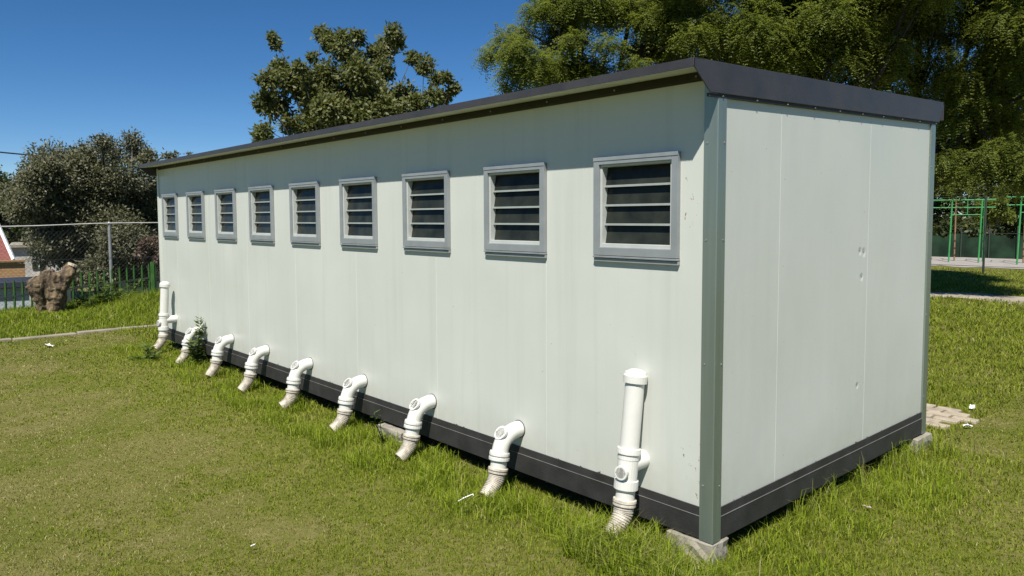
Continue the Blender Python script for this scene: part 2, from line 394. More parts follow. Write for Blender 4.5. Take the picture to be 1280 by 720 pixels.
# skirting: dark channel on the long and short sides, thin pale joint line, angled top
def skirt(name, pl):
    m1 = MB(); m1.prism([(0.004, .135), (-.006, .176), (-.009, .174), (-.010, .128), (-.013, .126), (-.013, .004), (.004, .004)] if pl == 'y' else
                        [(-.004, .135), (.006, .176), (.009, .174), (.010, .128), (.013, .126), (.013, .004), (-.004, .004)], 0 if pl == 'y' else 1, *((-L, -.0665) if pl == 'y' else (.0625, W-.078)))
    o = m1.build('skirting', SKIRT, block, recalc=True)
    m2 = MB()
    if pl == 'y': m2.box(-L, -.067, -.0150, -.011, .1258, .1285)
    else: m2.box(.011, .0150, .0625, W-.078, .1258, .1285)
    m2.build('joint_line', SKLINE, o)
skirt('skirting', 'y'); skirt('skirting', 'x')
m1 = MB(); m1.box(-L, 0, W-.004, W+.03, .004, .17); m1.build('skirting', SKIRT, block)
m1 = MB(); m1.box(-L-.03, -L+.004, 0, W, .004, .17); m1.build('skirting', SKIRT, block)
# corner posts: L section steel with a lapped edge
def lpost(x, y, sx, sy, a, b, ztop, mat=STEEL, pr=.016):
    """corner post whose legs run -sx*a along x and -sy*b along y"""
    mb = MB(); t = .004; e = pr
    X = lambda d: x+sx*d; Y = lambda d: y+sy*d
    pts = [(X(-a), Y(e-.006)), (X(-a), Y(e)), (X(e-.012), Y(e)), (X(e-.004), Y(e+.0)), (X(e), Y(e-.004)), (X(e), Y(-b)), (X(e-.006), Y(-b)), (X(e-.006), Y(e-.006))]
    if sx*sy > 0: pts = pts[::-1]
    mb.prism(pts, 2, 0.0, ztop)
    # returns closing the legs against the wall
    mb.box(min(X(-a), X(-a-.002)), max(X(-a), X(-a-.002)), min(Y(0.0), Y(e)), max(Y(0.0), Y(e)), 0, ztop)
    mb.box(min(X(0.0), X(e)), max(X(0.0), X(e)), min(Y(-b), Y(-b-.002)), max(Y(-b), Y(-b-.002)), 0, ztop)
    s = mb; n0 = len(mb.f)
    for z in (.30, .95, 1.6, 2.1):
        s.sweep([(X(-a+.018), Y(e), z), (X(-a+.018), Y(e+.003), z)], .005, 8); s.sweep([(X(e), Y(-b+.016), z), (X(e+.003), Y(-b+.016), z)], .005, 8)
    for i in range(n0, len(mb.f)): mb.m[i] = 1
    mb.build('corner_post', [mat, GALV], block, recalc=True)
lpost(0, 0, 1, -1, .064, .060, 2.43)
lpost(0, W, 1, 1, .05, .075, 2.50, pr=.014)
mb = MB(); mb.box(-L-.012, -L+.05, -.014, .05, .15, HW+.015); mb.build('corner_trim', WALL, block, bevel=.003)
# eaves
mb = MB(); mb.prism([(-.232, 2.474), (-.232, 2.487), (3.12, 2.601), (3.12, 2.588)], 0, -L-.010, .0165); mb.build('roof', ROOF, block, recalc=True)
mb = MB(); mb.prism([(-.242, 2.446), (-.242, 2.490), (-.15, 2.494), (-.15, 2.4895), (-.237, 2.4855), (-.237, 2.446)], 0, -L-.029, .0245); mb.build('fascia', CHAR, block, recalc=True)
mb = MB(); mb.prism([(-.236, 2.443), (-.236, 2.4475), (-.014, 2.4730), (-.014, 2.4685)], 0, -L-.008, .017); mb.build('soffit', SOFFIT, block, recalc=True)
mb = MB(); mb.prism([(-.0135, 2.431), (-.0135, 2.4675), (-.003, 2.4675), (-.003, 2.42)], 0, -L-.01, -.066)
s = mb; n0 = len(mb.f)
for k in range(17): s.sweep([(-.12-.55*k, -.0135, 2.446), (-.12-.55*k, -.017, 2.446)], .006, 7)
for i in range(n0, len(mb.f)): mb.m[i] = 1
mb.build('eave_trim', [TRIM, GALV], block, recalc=True)
# barge flashing on the short end, slanted front cut, plus its bottom flange
def barge(x, t, dirx):
    mb = MB(); poly = [(-.245, 2.449), (-.247, 2.490), (3.14, 2.610), (3.045, 2.447), (-.10, 2.338)]
    mb.prism(poly, 0, x, x+t*dirx); return mb
o = barge(.0185, .006, 1).build('barge_board', CHAR, block, recalc=True, bevel=.003)
mb = MB(); mb.prism([(-.099, 2.320), (-.10, 2.337), (3.04, 2.446), (3.035, 2.429)], 0, .002, .0178)
s = mb; n0 = len(mb.f)
for k in range(10):
    y = .02+.33*k; s.sweep([(.0178, y, 2.3285+.0347*y), (.0215, y, 2.3325+.0347*y)], .005, 8)
for i in range(n0, len(mb.f)): mb.m[i] = 1
mb.build('barge_flange', [TRIM, GALV], block, recalc=True)
barge(-L-.028, .012, 1).build('barge_board', CHAR, block, recalc=True)
mb = MB(); mb.prism([(3.12, 2.47), (3.12, 2.606), (3.135, 2.606), (3.135, 2.47)], 0, -L-.029, .0245); mb.build('fascia', CHAR, block, recalc=True)
# windows
def make_window(xl, xr):
    mb = MB(); p0, p1 = -.028, -.002; zt, zb = ZT, ZB+.04; fw = .041
    mb.box(xl, xl+fw, p0, p1, zb, zt); mb.box(xr-fw, xr, p0, p1, zb, zt)
    mb.box(xl+fw, xr-fw, p0, p1, zt-fw, zt); mb.box(xl+fw, xr-fw, p0, p1, zb, zb+.045)
    # slightly proud head flashing
    mb.box(xl-.001, xr+.001, p0-.003, p0-.0005, zt-.020, zt+.001)
    o = mb.build('window', ALU, block, bevel=.002)
    s = MB(); s.box(xl-.002, xr+.002, -.030, -.0, zb-.014, zb-.003); s.box(xl-.001, xr+.001, -.020, 0, zb-.038, zb-.017)
    s.build('sill', ALU, o, bevel=.002)
    a, b, z0, z1 = xl+fw, xr-fw, zb+.045, zt-fw; r = .024
    i = MB(); i.box(a, a+.016, -.014, .05, z0, z1); i.box(b-.016, b, -.014, .05, z0, z1); i.box(a+.016, b-.016, -.014, .05, z1-.014, z1); i.box(a+.016, b-.016, -.016, .05, z0, z0+.024)
    i.build('sash', ALUW, o, bevel=.002)
    a += .016; b -= .016; z0 += .024; z1 -= .014; h = (z1-z0)/4
    for k in range(4):
        m = MB(); zl = z0+k*h; zu = z0+(k+1)*h
        tl = random.uniform(-.004, .004)
        m.add([(a, .020+tl, zl), (b, .020+tl, zl), (b, .036, zu), (a, .036, zu), (a, .026+tl, zl), (b, .026+tl, zl), (b, .042, zu), (a, .042, zu)],
              [(0, 1, 2, 3), (5, 4, 7, 6), (0, 4, 5, 1), (3, 2, 6, 7), (0, 3, 7, 4), (1, 5, 6, 2)], 0)
        if k: m.box(a, b, .010+tl, .0195+tl, zl-.006, zl+.006, 1)
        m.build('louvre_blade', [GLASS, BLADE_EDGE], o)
    return o
for a, b in wins: make_window(a, b)

# ------------------------------------------------------------------ pipes
def resample(pts, n):
    P = [Vector(p) for p in pts]; out = []
    # Catmull-Rom through the points
    Q = [P[0]*2-P[1]]+P+[P[-1]*2-P[-2]]
    for i in range(1, len(Q)-2):
        for j in range(n):
            t = j/n; a, b, c, d = Q[i-1], Q[i], Q[i+1], Q[i+2]
            out.append(.5*((2*b)+(c-a)*t+(2*a-5*b+4*c-d)*t*t+(3*b-a-3*c+d)*t**3))
    out.append(P[-1]); return [np.array(p) for p in out]
def along(path, s0, s1, prof, n=1):
    """points between arc lengths s0..s1 with a radius profile [(frac, r)]"""
    d = [0]; 
    for a, b in zip(path[:-1], path[1:]): d.append(d[-1]+np.linalg.norm(b-a))
    d = np.array(d); A = np.array(path)
    fr = [f for f, r in prof]
    S = s0+(s1-s0)*np.array(fr)
    return [np.array([np.interp(s, d, A[:, k]) for k in range(3)]) for s in S], [r for f, r in prof]
def ring_cap(mb, c, n, r=.034, h=.022):
    c = np.array(c); n = np.array(n)/np.linalg.norm(n)
    st = [(0, r*1.02), (h*.6, r*1.02), (h*.62, r*1.22), (h, r*1.22), (h*1.02, r*1.15), (h*1.02, r*.90), (h*.86, r*.86), (h*.86, r*.36), (h*.98, r*.33), (h*.98, .001)]
    mb.sweep([c+n*s for s, _ in st], [q for _, q in st], 20, smooth=False)
RP = .055
def corr(n, r0, r1):
    out = [(0, r0*.98)]
    for i in range(n):
        f = i/n; r = r0+(r1-r0)*f; out += [(f+.10/n, r*1.05), (f+.5/n, r*1.05), (f+.62/n, r*.96), (f+.95/n, r*.96)]
    out.append((1, r1)); return out
def make_drain(x, lean, zoff, tail, name, label):
    root = empty(name, (x, -.2, G0), label, 'pipe', 'bent white pipes along the long wall')
    org = (x, -.2, G0)
    z = zoff
    path = resample([(x, .05, .294+z), (x, -.03, .293+z), (x, -.095, .278+z), (x, -.148, .236+z), (x+lean*.2, -.174, .182+z), (x+lean*.4, -.185, .125+z), (x+lean*.7, -.196, .055+z), (x+lean, -.216, -.005), (x+lean+tail[0]*.4, -.262, -.060), (x+lean+tail[0], -.285-tail[1], -.135)], 8)
    P = lambda prof, s0, s1: along(path, s0, s1, prof)
    m = MB(); p, r = P([(i/20, RP) for i in range(21)], 0, .305); m.sweep(p, r, 22, ref=(1, 0, 0)); m.build('elbow', PVC, root, org)
    m = MB(); p, r = P([(0, RP), (.02, .066), (.2, .068), (.42, .068), (.45, .060), (.62, .060), (.64, .069), (.95, .069), (1, .058)], .282, .338); m.sweep(p, r, 22, ref=(1, 0, 0), smooth=False); m.build('coupling', PVC, root, org)
    m = MB(); p, r = P([(i/4, RP*.98) for i in range(5)], .33, .395); m.sweep(p, r, 22, ref=(1, 0, 0)); m.build('spigot', PVC, root, org)
    m = MB(); p, r = P([(0, .057), (.05, .066), (.36, .067), (.40, .057), (.60, .057), (.62, .066), (.95, .065), (1, .054)], .388, .425); m.sweep(p, r, 22, ref=(1, 0, 0), smooth=False); m.build('seal_ring', PVC_D, root, org)
    m = MB(); p, r = P(corr(14, .054, .047), .423, .60); m.sweep(p, r, 22, ref=(1, 0, 0), smooth=False); m.build('corrugated_connector', PVC_D, root, org)
    m = MB(); ring_cap(m, (x, -.140, .276+z), (0, -.78, .62), .041, .040); m.build('access_cap', PVC, root, org)
    m = MB(); m.sweep([(x, -.002, .294+z), (x, -.004, .294+z)], [.060, .060], 22, smooth=False); m.build('wall_hole', HOLE, root, org)
    return root
px_x = [-1.505, -2.51, -3.535, -4.555, -5.565, -6.555, -7.59]
dl = ['bent white waste pipe nearest the tall capped vent at the corner post', 'bent white waste pipe under the gap between the second and third windows from the corner, beside the concrete block',
      'bent white waste pipe just left of the concrete block under the skirting', 'bent white waste pipe with a long splayed tail, fourth of the bent pipes from the corner post', 'bent white waste pipe in the middle of the row of bent pipes, third from the tall leafy weed',
      'bent white waste pipe second to the right of the tall leafy weed', 'bent white waste pipe half hidden behind the tall leafy weed']
dl[1] = 'bent white waste pipe just right of the concrete block under the skirting'
dl[4] = 'bent white waste pipe third to the right of the tall leafy weed'
dl[5] = 'short bent white waste pipe immediately right of the tall leafy weed'
dl[4] = 'bent white waste pipe, second one to the right of the tall leafy weed'
dl[3] = 'bent white waste pipe with splayed tail, third one right of the tall leafy weed'
tails = [(0, .06), (.0, .09), (-.02, .10), (-.03, .12), (0, .05), (.02, .03), (.0, .04)]
for i, x in enumerate(px_x):
    make_drain(x, random.uniform(-.012, .012), random.uniform(-.008, .008), tails[i], 'drain_pipe', dl[i])
def make_vent(x, yt, yb, lean, label):
    org = (x, yb, G0); root = empty('vent_pipe', org, label, 'vent pipe', 'tall capped vent pipes')
    top = np.array([x+lean[0], yt, .80]); bot = np.array([x, yb, .10]); ax = (bot-top)/np.linalg.norm(bot-top)
    path = resample([top-ax*.1, top, top+ax*.25, bot-ax*.18, bot, (x, yb-.025, .04), (x-.01, yb-.085, -.035), (x-.02, yb-.20, -.12)], 8)
    P = lambda prof, s0, s1: along(path, s0, s1, prof)
    m = MB(); c = top-ax*.062
    st = [(0.062, .058), (.06, .068), (.02, .069), (.012, .064), (.0, .060), (-.006, .046), (-.014, .036), (-.018, .02), (-.019, .001)]
    m.sweep([top-ax*(.05-s+.0) for s, _ in st], [q for _, q in st], 24, smooth=False, ref=(1, 0, 0)); m.build('cap', PVC, root, org)
    m = MB(); p, r = P([(0, RP), (.5, RP), (1, RP)], .09, .50); m.sweep(p, r, 24, ref=(1, 0, 0)); m.build('pipe', PVC, root, org)
    # tee with side branch into the wall
    m = MB(); p, r = P([(0, RP), (.01, .067), (.10, .069), (.13, .069), (.15, .061), (.26, .061), (.265, .059), (.74, .059), (.75, .068), (.95, .069), (.97, .062), (1, .057)], .475, .715); m.sweep(p, r, 24, smooth=False, ref=(1, 0, 0))
    tc = top+ax*.47
    m.sweep([tc, (tc[0]+.006, tc[1]+.06, tc[2]+.004), (tc[0]+.012, .03, tc[2]+.01)], .052, 20, ref=(1, 0, 0)); m.build('tee', PVC, root, org)
    m = MB(); ring_cap(m, top+ax*.50+np.array([.012, -.045, 0]), (.12, -.97, .1), .033, .034); m.build('access_cap', PVC, root, org)
    m = MB(); p, r = P([(0, RP*.98), (1, RP*.98)], .70, .77); m.sweep(p, r, 22, ref=(1, 0, 0)); m.build('spigot', PVC, root, org)
    m = MB(); p, r = P([(0, .057), (.05, .066), (.42, .067), (.45, .060), (.58, .060), (.6, .065), (.95, .065), (1, .058)], .762, .80); m.sweep(p, r, 22, ref=(1, 0, 0), smooth=False); m.build('seal_ring', PVC_D, root, org)
    m = MB(); p, r = P(corr(14, .055, .049), .798, .985); m.sweep(p, r, 22, ref=(1, 0, 0), smooth=False); m.build('corrugated_connector', PVC_D, root, org)
    return root
make_vent(-.467, -.062, -.152, (-.0, 0), 'tall white capped vent pipe leaning beside the near corner post')
make_vent(-8.60, -.13, -.175, (0, 0), 'tall white capped vent pipe at the far end of the long wall')

# ------------------------------------------------------------------ blocks, kerb, paving
def slab(name, x0, x1, y0, y1, z0, z1, label, mat=CONC, cat='block', j=.008, group=None):
    b = bmesh.new(); bmesh.ops.create_cube(b, size=1)
    bmesh.ops.scale(b, vec=(x1-x0, y1-y0, z1-z0), verts=b.verts)
    bmesh.ops.subdivide_edges(b, edges=b.edges[:], cuts=4, use_grid_fill=True)
    for v in b.verts:
        v.co += Vector((random.uniform(-j, j), random.uniform(-j, j), random.uniform(-j, j)*.5))
    me = bpy.data.meshes.new(name); b.to_mesh(me); b.free(); me.materials.append(mat)
    o = bpy.data.objects.new(name, me); COL.objects.link(o); o.location = ((x0+x1)/2, (y0+y1)/2, (z0+z1)/2)
    bv = o.modifiers.new('bevel', 'BEVEL'); bv.width = .006; bv.limit_method = 'ANGLE'
    return tag(o, label, cat, group)
g = 'concrete support blocks'
slab('concrete_block', -.27, .024, -.030, .13, -.2, -.004, 'low concrete footing block under the near steel corner post', group=g)
slab('concrete_block', -3.22, -2.87, -.065, .12, -.2, -.020, 'concrete footing block under the skirting between two bent pipes', group=g)
slab('concrete_block', -.12, .045, 2.76, 3.06, -.22, -.010, 'concrete footing block under the far end of the short wall', group=g)
slab('concrete_block', -6.3, -5.95, .0, .2, -.2, -.02, 'concrete footing block in shade under the long wall', group=g) if False else None
mb = MB(); y = -7.
while y < 3.2:
    l_ = random.uniform(.8, 1.05); x0 = -11.34+random.uniform(-.02, .02)
    z = float(gz(-11.34, y+.5)); dz = random.uniform(.02, .045)
    mb.box(x0-.07, x0+.07, y, y+l_-.02, z-.1, z+dz); y += l_
tag(mb.build('concrete_kerb', KERB, bevel=.012), 'worn concrete edging between lawn and weedy bank', 'kerb', kind='structure')
mb = MB(); random.seed(3)
for r_ in range(6):
    y0 = 3.62+.13*r_; xx = -.9+(.11 if r_ % 2 else 0)
    xe = -.05-.03*r_+random.uniform(-.06, .05) + (.06 if r_ in (2, 3) else 0)
    while xx < xe:
        zc = G0+.028+random.uniform(-.006, .006)
        mb.box(xx+.008, xx+.205, y0+.008, y0+.117, zc-.06, zc); xx += .22
tag(mb.build('brick_path', PAVE, bevel=.006), 'small patch of sandy paving bricks behind the block', 'paving', kind='structure')

# ------------------------------------------------------------------ grass
def blades(x, y, length, width, gv, lean, z=None, curl=.5):
    n = len(x); z = gz(x, y) if z is None else z
    a = rng.uniform(0, 2*np.pi, n); la = rng.uniform(0, 2*np.pi, n)
    dirx, diry = np.cos(la)*lean, np.sin(la)*lean
    wx, wy = np.cos(a)*width/2, np.sin(a)*width/2
    V = np.empty((n, 5, 3))
    hz = np.sqrt(np.clip(1-lean**2, .05, 1))
    V[:, 0] = np.stack([x-wx, y-wy, z-.012], -1); V[:, 1] = np.stack([x+wx, y+wy, z-.012], -1)
    mx = x+dirx*length*.45*(1-curl*.4); my = y+diry*length*.45*(1-curl*.4); mz = z+length*hz*.58
    V[:, 2] = np.stack([mx+wx*.75, my+wy*.75, mz], -1); V[:, 3] = np.stack([mx-wx*.75, my-wy*.75, mz], -1)
    V[:, 4] = np.stack([x+dirx*length*(1+curl*.3), y+diry*length*(1+curl*.3), z+length*hz*(1-curl*.25)], -1)
    b = (np.arange(n)*5)[:, None]
    T = np.concatenate([b+np.array([[0, 1, 2]]), b+np.array([[0, 2, 3]]), b+np.array([[3, 2, 4]])], 1).reshape(-1, 3)
    r = rng.random(n)
    return V.reshape(-1, 3), T, np.repeat(gv, 5), np.repeat(r, 5)
def grass_obj(name, parts, label, cat='grass', mat=None):
    V, T, Gv, Rr = [], [], [], []; off = 0
    for v, t, g_, r in parts: V.append(v); T.append(t+off); Gv.append(g_); Rr.append(r); off += len(v)
    o = fast_mesh(name, np.concatenate(V), np.concatenate(T), mat or GRASS, attrs={'gv': np.concatenate(Gv), 'rnd': np.concatenate(Rr)})
    return tag(o, label, cat, kind='stuff')
def inside(x, y, m=0): return (x < m) & (x > -L-m) & (y > -m) & (y < W+m)
def greenness(x, y):
    a = vnoise(x*.55+.3*y, y*.55, 21); b = vnoise(x*2.1, y*2.1+.6*x, 22); c = vnoise(x*6, y*6, 23); d = vnoise(x*17, y*17, 24)
    return .30*a+.30*b+.24*c+.16*d
def path_mask(x, y):
    """True where lawn grows (not on the kerb, path or track)"""
    return ~(np.abs(x+11.34) < .09) & ~((x > -1.0) & (x < -.02) & (y > 3.6) & (y < 4.4))
# lawn: density falls with distance from the viewpoint side of the lawn
def lawn(n, r0, r1, a0, a1):
    u = rng.random(n); r = r0*(r1/r0)**(u**1.0)           # log-uniform in distance
    th = rng.uniform(a0, a1, n)
    x = CAM[0]-np.sin(th)*r; y = CAM[1]+np.cos(th)*r
    return x, y, r
x, y, r = lawn(1350000, 1.7, 30, YAW-1.12, YAW+.95)
ok = ~inside(x, y, -.04) & path_mask(x, y) & (x > -11.3); x, y, r = x[ok], y[ok], r[ok]
fp = np.abs(y-(15.6+(x+4.2)*.09)) < .85+.5*(vnoise(x*.9, y*.0, 44)-.5)
tr = y > 26.4+(x+5)*.18
ok = ~fp & ~tr; x, y, r = x[ok], y[ok], r[ok]
gp = vnoise(x*23, y*23, 51)*.6+vnoise(x*55, y*55, 52)*.4   # small bald gaps between the tufts
ok = rng.random(len(x)) < np.clip((gp-.25)*4.0, .30, 1); x, y, r = x[ok], y[ok], r[ok]
gn = greenness(x, y)
edge = np.minimum(np.where((x < .05) & (x > -9.4), np.clip(-y, 0, 9), 9), np.where((y > -.1) & (y < 3.1), np.clip(x, 0, 9), 9))
near = np.clip(1.15-edge/1.25, 0, 1)
pg = np.clip((gn-.42+near*.50+(.07*(x > -1)))/.10, 0, 1)
gv = (rng.random(len(x)) < .18+.78*pg).astype(float)*rng.uniform(.75, 1, len(x))
ln = (.010+.014*rng.random(len(x)))*(1+1.3*near**2)*(.8+.5*vnoise(x*2, y*2, 31))*(.75+.5*pg)
wd = (.0021+.0019*rng.random(len(x)))*np.clip(r/3.2, .8, 5)
ln = ln*np.clip(r/9, 1, 1.6)
lean = np.clip(rng.normal(.68, .22, len(x)), .05, .97)
lawn_parts = [blades(x, y, ln, wd, gv, lean)]
grass_obj('lawn_grass', lawn_parts, 'short patchy lawn of green and dry straw blades')
# long grass against the skirting
def strip(n, xa, xb, ya, yb, l0, l1, wdt, g0=.9, seed=0, cl=3.0, thr=.35):
    x = rng.uniform(xa, xb, n); y = rng.uniform(ya, yb, n)
    c = vnoise(x*cl, y*cl, 60+seed); k = rng.random(n) < np.clip((c-thr)*3, .06, 1)
    x, y, c = x[k], y[k], c[k]; m = len(x)
    ln = (l0+(l1-l0)*rng.random(m)**1.6)*(.55+.75*c)
    return x, y, ln, wdt*rng.uniform(.6, 1.3, m), np.where(rng.random(m) < g0, rng.uniform(.8, 1, m), rng.uniform(0, .4, m)), np.clip(rng.normal(.5, .22, m), .05, .92)
P = []
for args in [dict(n=34000, xa=-9.5, xb=.05, ya=-.62, yb=-.08, l0=.035, l1=.15, wdt=.005, seed=1, thr=.42, cl=4),
             dict(n=6000, xa=-9.3, xb=0, ya=-.16, yb=.0, l0=.05, l1=.15, wdt=.005, seed=2, thr=.55),
             dict(n=6000, xa=-.62, xb=.25, ya=-.5, yb=-.05, l0=.08, l1=.27, wdt=.005, seed=3, g0=.75, thr=.3),
             dict(n=12000, xa=.02, xb=.62, ya=-.15, yb=3.3, l0=.035, l1=.13, wdt=.0045, seed=4, thr=.42),
             dict(n=5000, xa=-.05, xb=.28, ya=0, yb=2.9, l0=.07, l1=.30, wdt=.0045, seed=5, g0=.75, thr=.5, cl=4.5),
             dict(n=1500, xa=-.1, xb=.35, ya=2.6, yb=3.4, l0=.08, l1=.22, wdt=.005, seed=6),
             dict(n=5000, xa=-3.6, xb=-1.2, ya=-.55, yb=-.1, l0=.06, l1=.18, wdt=.0055, seed=7)]:
    a = strip(**args); P.append(blades(a[0], a[1], a[2], a[3], a[4], a[5], curl=.9))
grass_obj('long_grass', P, 'long bright green grass growing along the dark skirting', mat=LUSH)
# bank beyond the kerb
P = []
n = 60000; x = rng.uniform(-15.6, -11.42, n); y = rng.uniform(-4.5, 4.5, n)
c = vnoise(x*1.3, y*1.3, 71); m = np.clip((-11.2-x)/3.2, 0, 1); right = np.clip((y+.3)/1.6, 0, 1)*np.clip((-12.6-x)/1.2, 0, 1)
ln = (.09+.13*rng.random(n))*(.5+c)*(.6+.8*m)*(1+.9*right)*(1-.72*np.exp(-(((x+14.0)/.75)**2+((y+.55)/.75)**2))); g_ = np.where(rng.random(n) < .84, rng.uniform(.8, 1, n), rng.uniform(0, .5, n))
P.append(blades(x, y, ln, .012*rng.uniform(.6, 1.3, n), g_, np.clip(rng.normal(.4, .2, n), .05, .9), curl=.8))
n = 30000; x = rng.uniform(-30, -15.6, n); y = rng.uniform(-12, 9, n)
P.append(blades(x, y, .25+.3*rng.random(n), np.full(n, .02), rng.uniform(.7, 1, n), np.clip(rng.normal(.4, .2, n), .05, .9)))
grass_obj('bank_grass', P, 'tall lush weedy grass on the bank in front of the green palisade', mat=LUSH)

# ------------------------------------------------------------------ plants and trees
def tube_np(pts, rad, n=6):
    """returns verts, quads of a tapered tube"""
    m = MB(); m.sweep(pts, rad, n, cap=False); return np.array(m.v), np.array(m.f)
def diamonds(c, d, nrm, l, w):
    """leaf quads: base c, direction d, face normal nrm"""
    s = np.cross(d, nrm); s /= np.linalg.norm(s, axis=1, keepdims=True)+1e-9
    l = l[:, None]; w = w[:, None]
    V = np.stack([c, c+d*l*.45+s*w*.5-nrm*w*.12, c+d*l, c+d*l*.45-s*w*.5-nrm*w*.12], 1)
    n = len(c); F = (np.arange(n)*4)[:, None]+np.arange(4)[None]
    return V.reshape(-1, 3), F
def unit(v): return v/(np.linalg.norm(v, axis=-1, keepdims=True)+1e-9)
def tree(name, label, base, clumps, leafmat, n_leaf, leaf, kind='broad', trunk_r=.16, fork=.4, cat='tree', group=None, seed=1, shell=.55, flat=.8, wood=BARK, twigs=True, limbs_thin=1.0, spread=1.0):
    """base point; clumps: list of (center xyz, radius); limbs run from the fork to every clump"""
    rg = np.random.default_rng(seed); base = np.array(base, float)
    root = empty(name, tuple(base), label, cat, group)
    C = np.array([c for c, r in clumps]); Rr = np.array([r for c, r in clumps])
    top = C[:, 2].max(); cen = C.mean(0)
    fz = base[2]+(top-base[2])*fork
    fkp = np.array([base[0]*.6+cen[0]*.4, base[1]*.6+cen[1]*.4, fz])
    m = MB(); m.sweep([base-(0, 0, .1), base+(fkp-base)*.3+rg.normal(0, .05, 3)*(1, 1, 0), base+(fkp-base)*.7+rg.normal(0, .05, 3)*(1, 1, 0), fkp], [trunk_r*1.35, trunk_r*1.0, trunk_r*.88, trunk_r*.8], 10)
    # group clumps into main limbs
    K = max(3, int(len(C)**.5)+1)
    order = rg.choice(len(C), K, replace=False); A = C[order]
    lab = np.argmin(np.linalg.norm(C[:, None]-A[None], axis=2), 1)
    for k in range(K):
        mem = np.where(lab == k)[0]
        if len(mem) == 0: continue
        tgt = C[mem].mean(0); hub = fkp+(tgt-fkp)*.62+np.array([0, 0, -.08])*np.linalg.norm(tgt-fkp)
        r0 = trunk_r*.55*limbs_thin
        mid = (fkp+hub)/2+rg.normal(0, .08, 3)*np.linalg.norm(hub-fkp)*.6
        m.sweep(resample([fkp-(0, 0, trunk_r), mid, hub], 3), np.linspace(r0, r0*.6, 7), 7)
        for i in mem:
            e = C[i]+np.array([0, 0, Rr[i]*.25]); md = (hub+e)/2+rg.normal(0, .07, 3)*np.linalg.norm(e-hub)
            m.sweep(resample([hub, md, e], 3), np.linspace(r0*.5, r0*.12, 7), 5)
            if twigs:
                for q in range(5):
                    d = unit(rg.normal(0, 1, 3)); s0 = C[i]-np.array([0, 0, Rr[i]*.1])
                    m.sweep([s0, s0+d*Rr[i]*.5+rg.normal(0, .03, 3), s0+d*Rr[i]*.95], [r0*.16, r0*.11, r0*.04], 4)
    m.build('trunk', wood, root, tuple(base))
    # foliage
    wgt = Rr**2; wgt = wgt/wgt.sum(); ci = rg.choice(len(C), n_leaf, p=wgt)
    d = unit(rg.normal(0, 1, (n_leaf, 3))); rad = rg.random(n_leaf)**shell
    # clump surfaces are broken up by noise so that outlines stay ragged
    lump = .62+.55*vnoise(d[:, 0]*2.2+ci*7.3, d[:, 1]*2.2+d[:, 2]*2.9, seed)+.12*rg.normal(0, 1, n_leaf)
    off = d*(rad*lump)[:, None]*Rr[ci][:, None]*spread; off[:, 2] *= flat
    pos = C[ci]+off-base
    rnd = rg.random(n_leaf)*.8+.2*rg.random(len(C))[ci]
    if kind == 'broad':
        dr = unit(d*.7+rg.normal(0, .7, (n_leaf, 3))+np.array([0, 0, -.15])); nr = unit(rg.normal(0, .65, (n_leaf, 3))+np.array([0, 0, .6])+.45*SUN+d*.5)
        V, F = diamonds(pos, dr, nr, leaf[0]*rg.uniform(.6, 1.25, n_leaf), leaf[1]*rg.uniform(.7, 1.25, n_leaf)); rv = np.repeat(rnd, 4)
    else:   # feather: a drooping compound leaf of paired leaflets
        dr = unit(d*np.array([1, 1, .45])+rg.normal(0, .5, (n_leaf, 3))+np.array([0, 0, -.25]))
        ll = leaf[0]*rg.uniform(.6, 1.3, n_leaf); nl = leaf[2]
        up = unit(np.array([0, 0, 1.])+rg.normal(0, .3, (n_leaf, 3))); side = unit(np.cross(dr, up))
        Vs, rs = [], []
        for q in range(nl):
            t = (q//2+.7)/(nl/2); sg = 1 if q % 2 else -1
            c = pos+dr*(ll*t)[:, None]+np.array([0, 0, -1.])*(ll*.45*t*t)[:, None]
            ld_ = unit(side*sg+dr*.55+np.array([0, 0, -.35])+rg.normal(0, .18, (n_leaf, 3)))
            nn = np.cross(ld_, dr); nn = unit(nn*np.sign(nn@SUN+1e-6)[:, None]+.7*SUN+rg.normal(0, .25, (n_leaf, 3)))
            v, f = diamonds(c, ld_, nn, leaf[1]*(1.1-.5*t)*rg.uniform(.8, 1.2, n_leaf), leaf[1]*.36*np.ones(n_leaf)); Vs.append(v.reshape(n_leaf, 4, 3)); rs.append(rnd)
        V = np.concatenate(Vs).reshape(-1, 3); F = np.arange(len(V)).reshape(-1, 4); rv = np.repeat(np.concatenate(rs), 4)
    fast_mesh('crown', V, F, leafmat, root, {'rnd': rv})
    return root
def px_clumps(lst, dist, rg, spread=1.2, rs=1.0):
    out = []
    for (u, v, r) in lst:
        dd = dist+rg.uniform(-spread, spread); out.append((at(u, v, dd), r*rs*dist/FPX))
    return out
def filler(rg, n, c, rad, r0, r1):
    """extra clumps spread inside an ellipsoid so that the crown is whole from every side"""
    out = []
    while len(out) < n:
        q = rg.uniform(-1, 1, 3)
        if np.linalg.norm(q) < 1: out.append((np.array(c)+q*np.array(rad), rg.uniform(r0, r1)))
    return out
def on_ground(u, dist):
    p = at(u, 300, dist); return (p[0], p[1], float(gz(p[0], p[1]))-.05)
rg = np.random.default_rng(5)
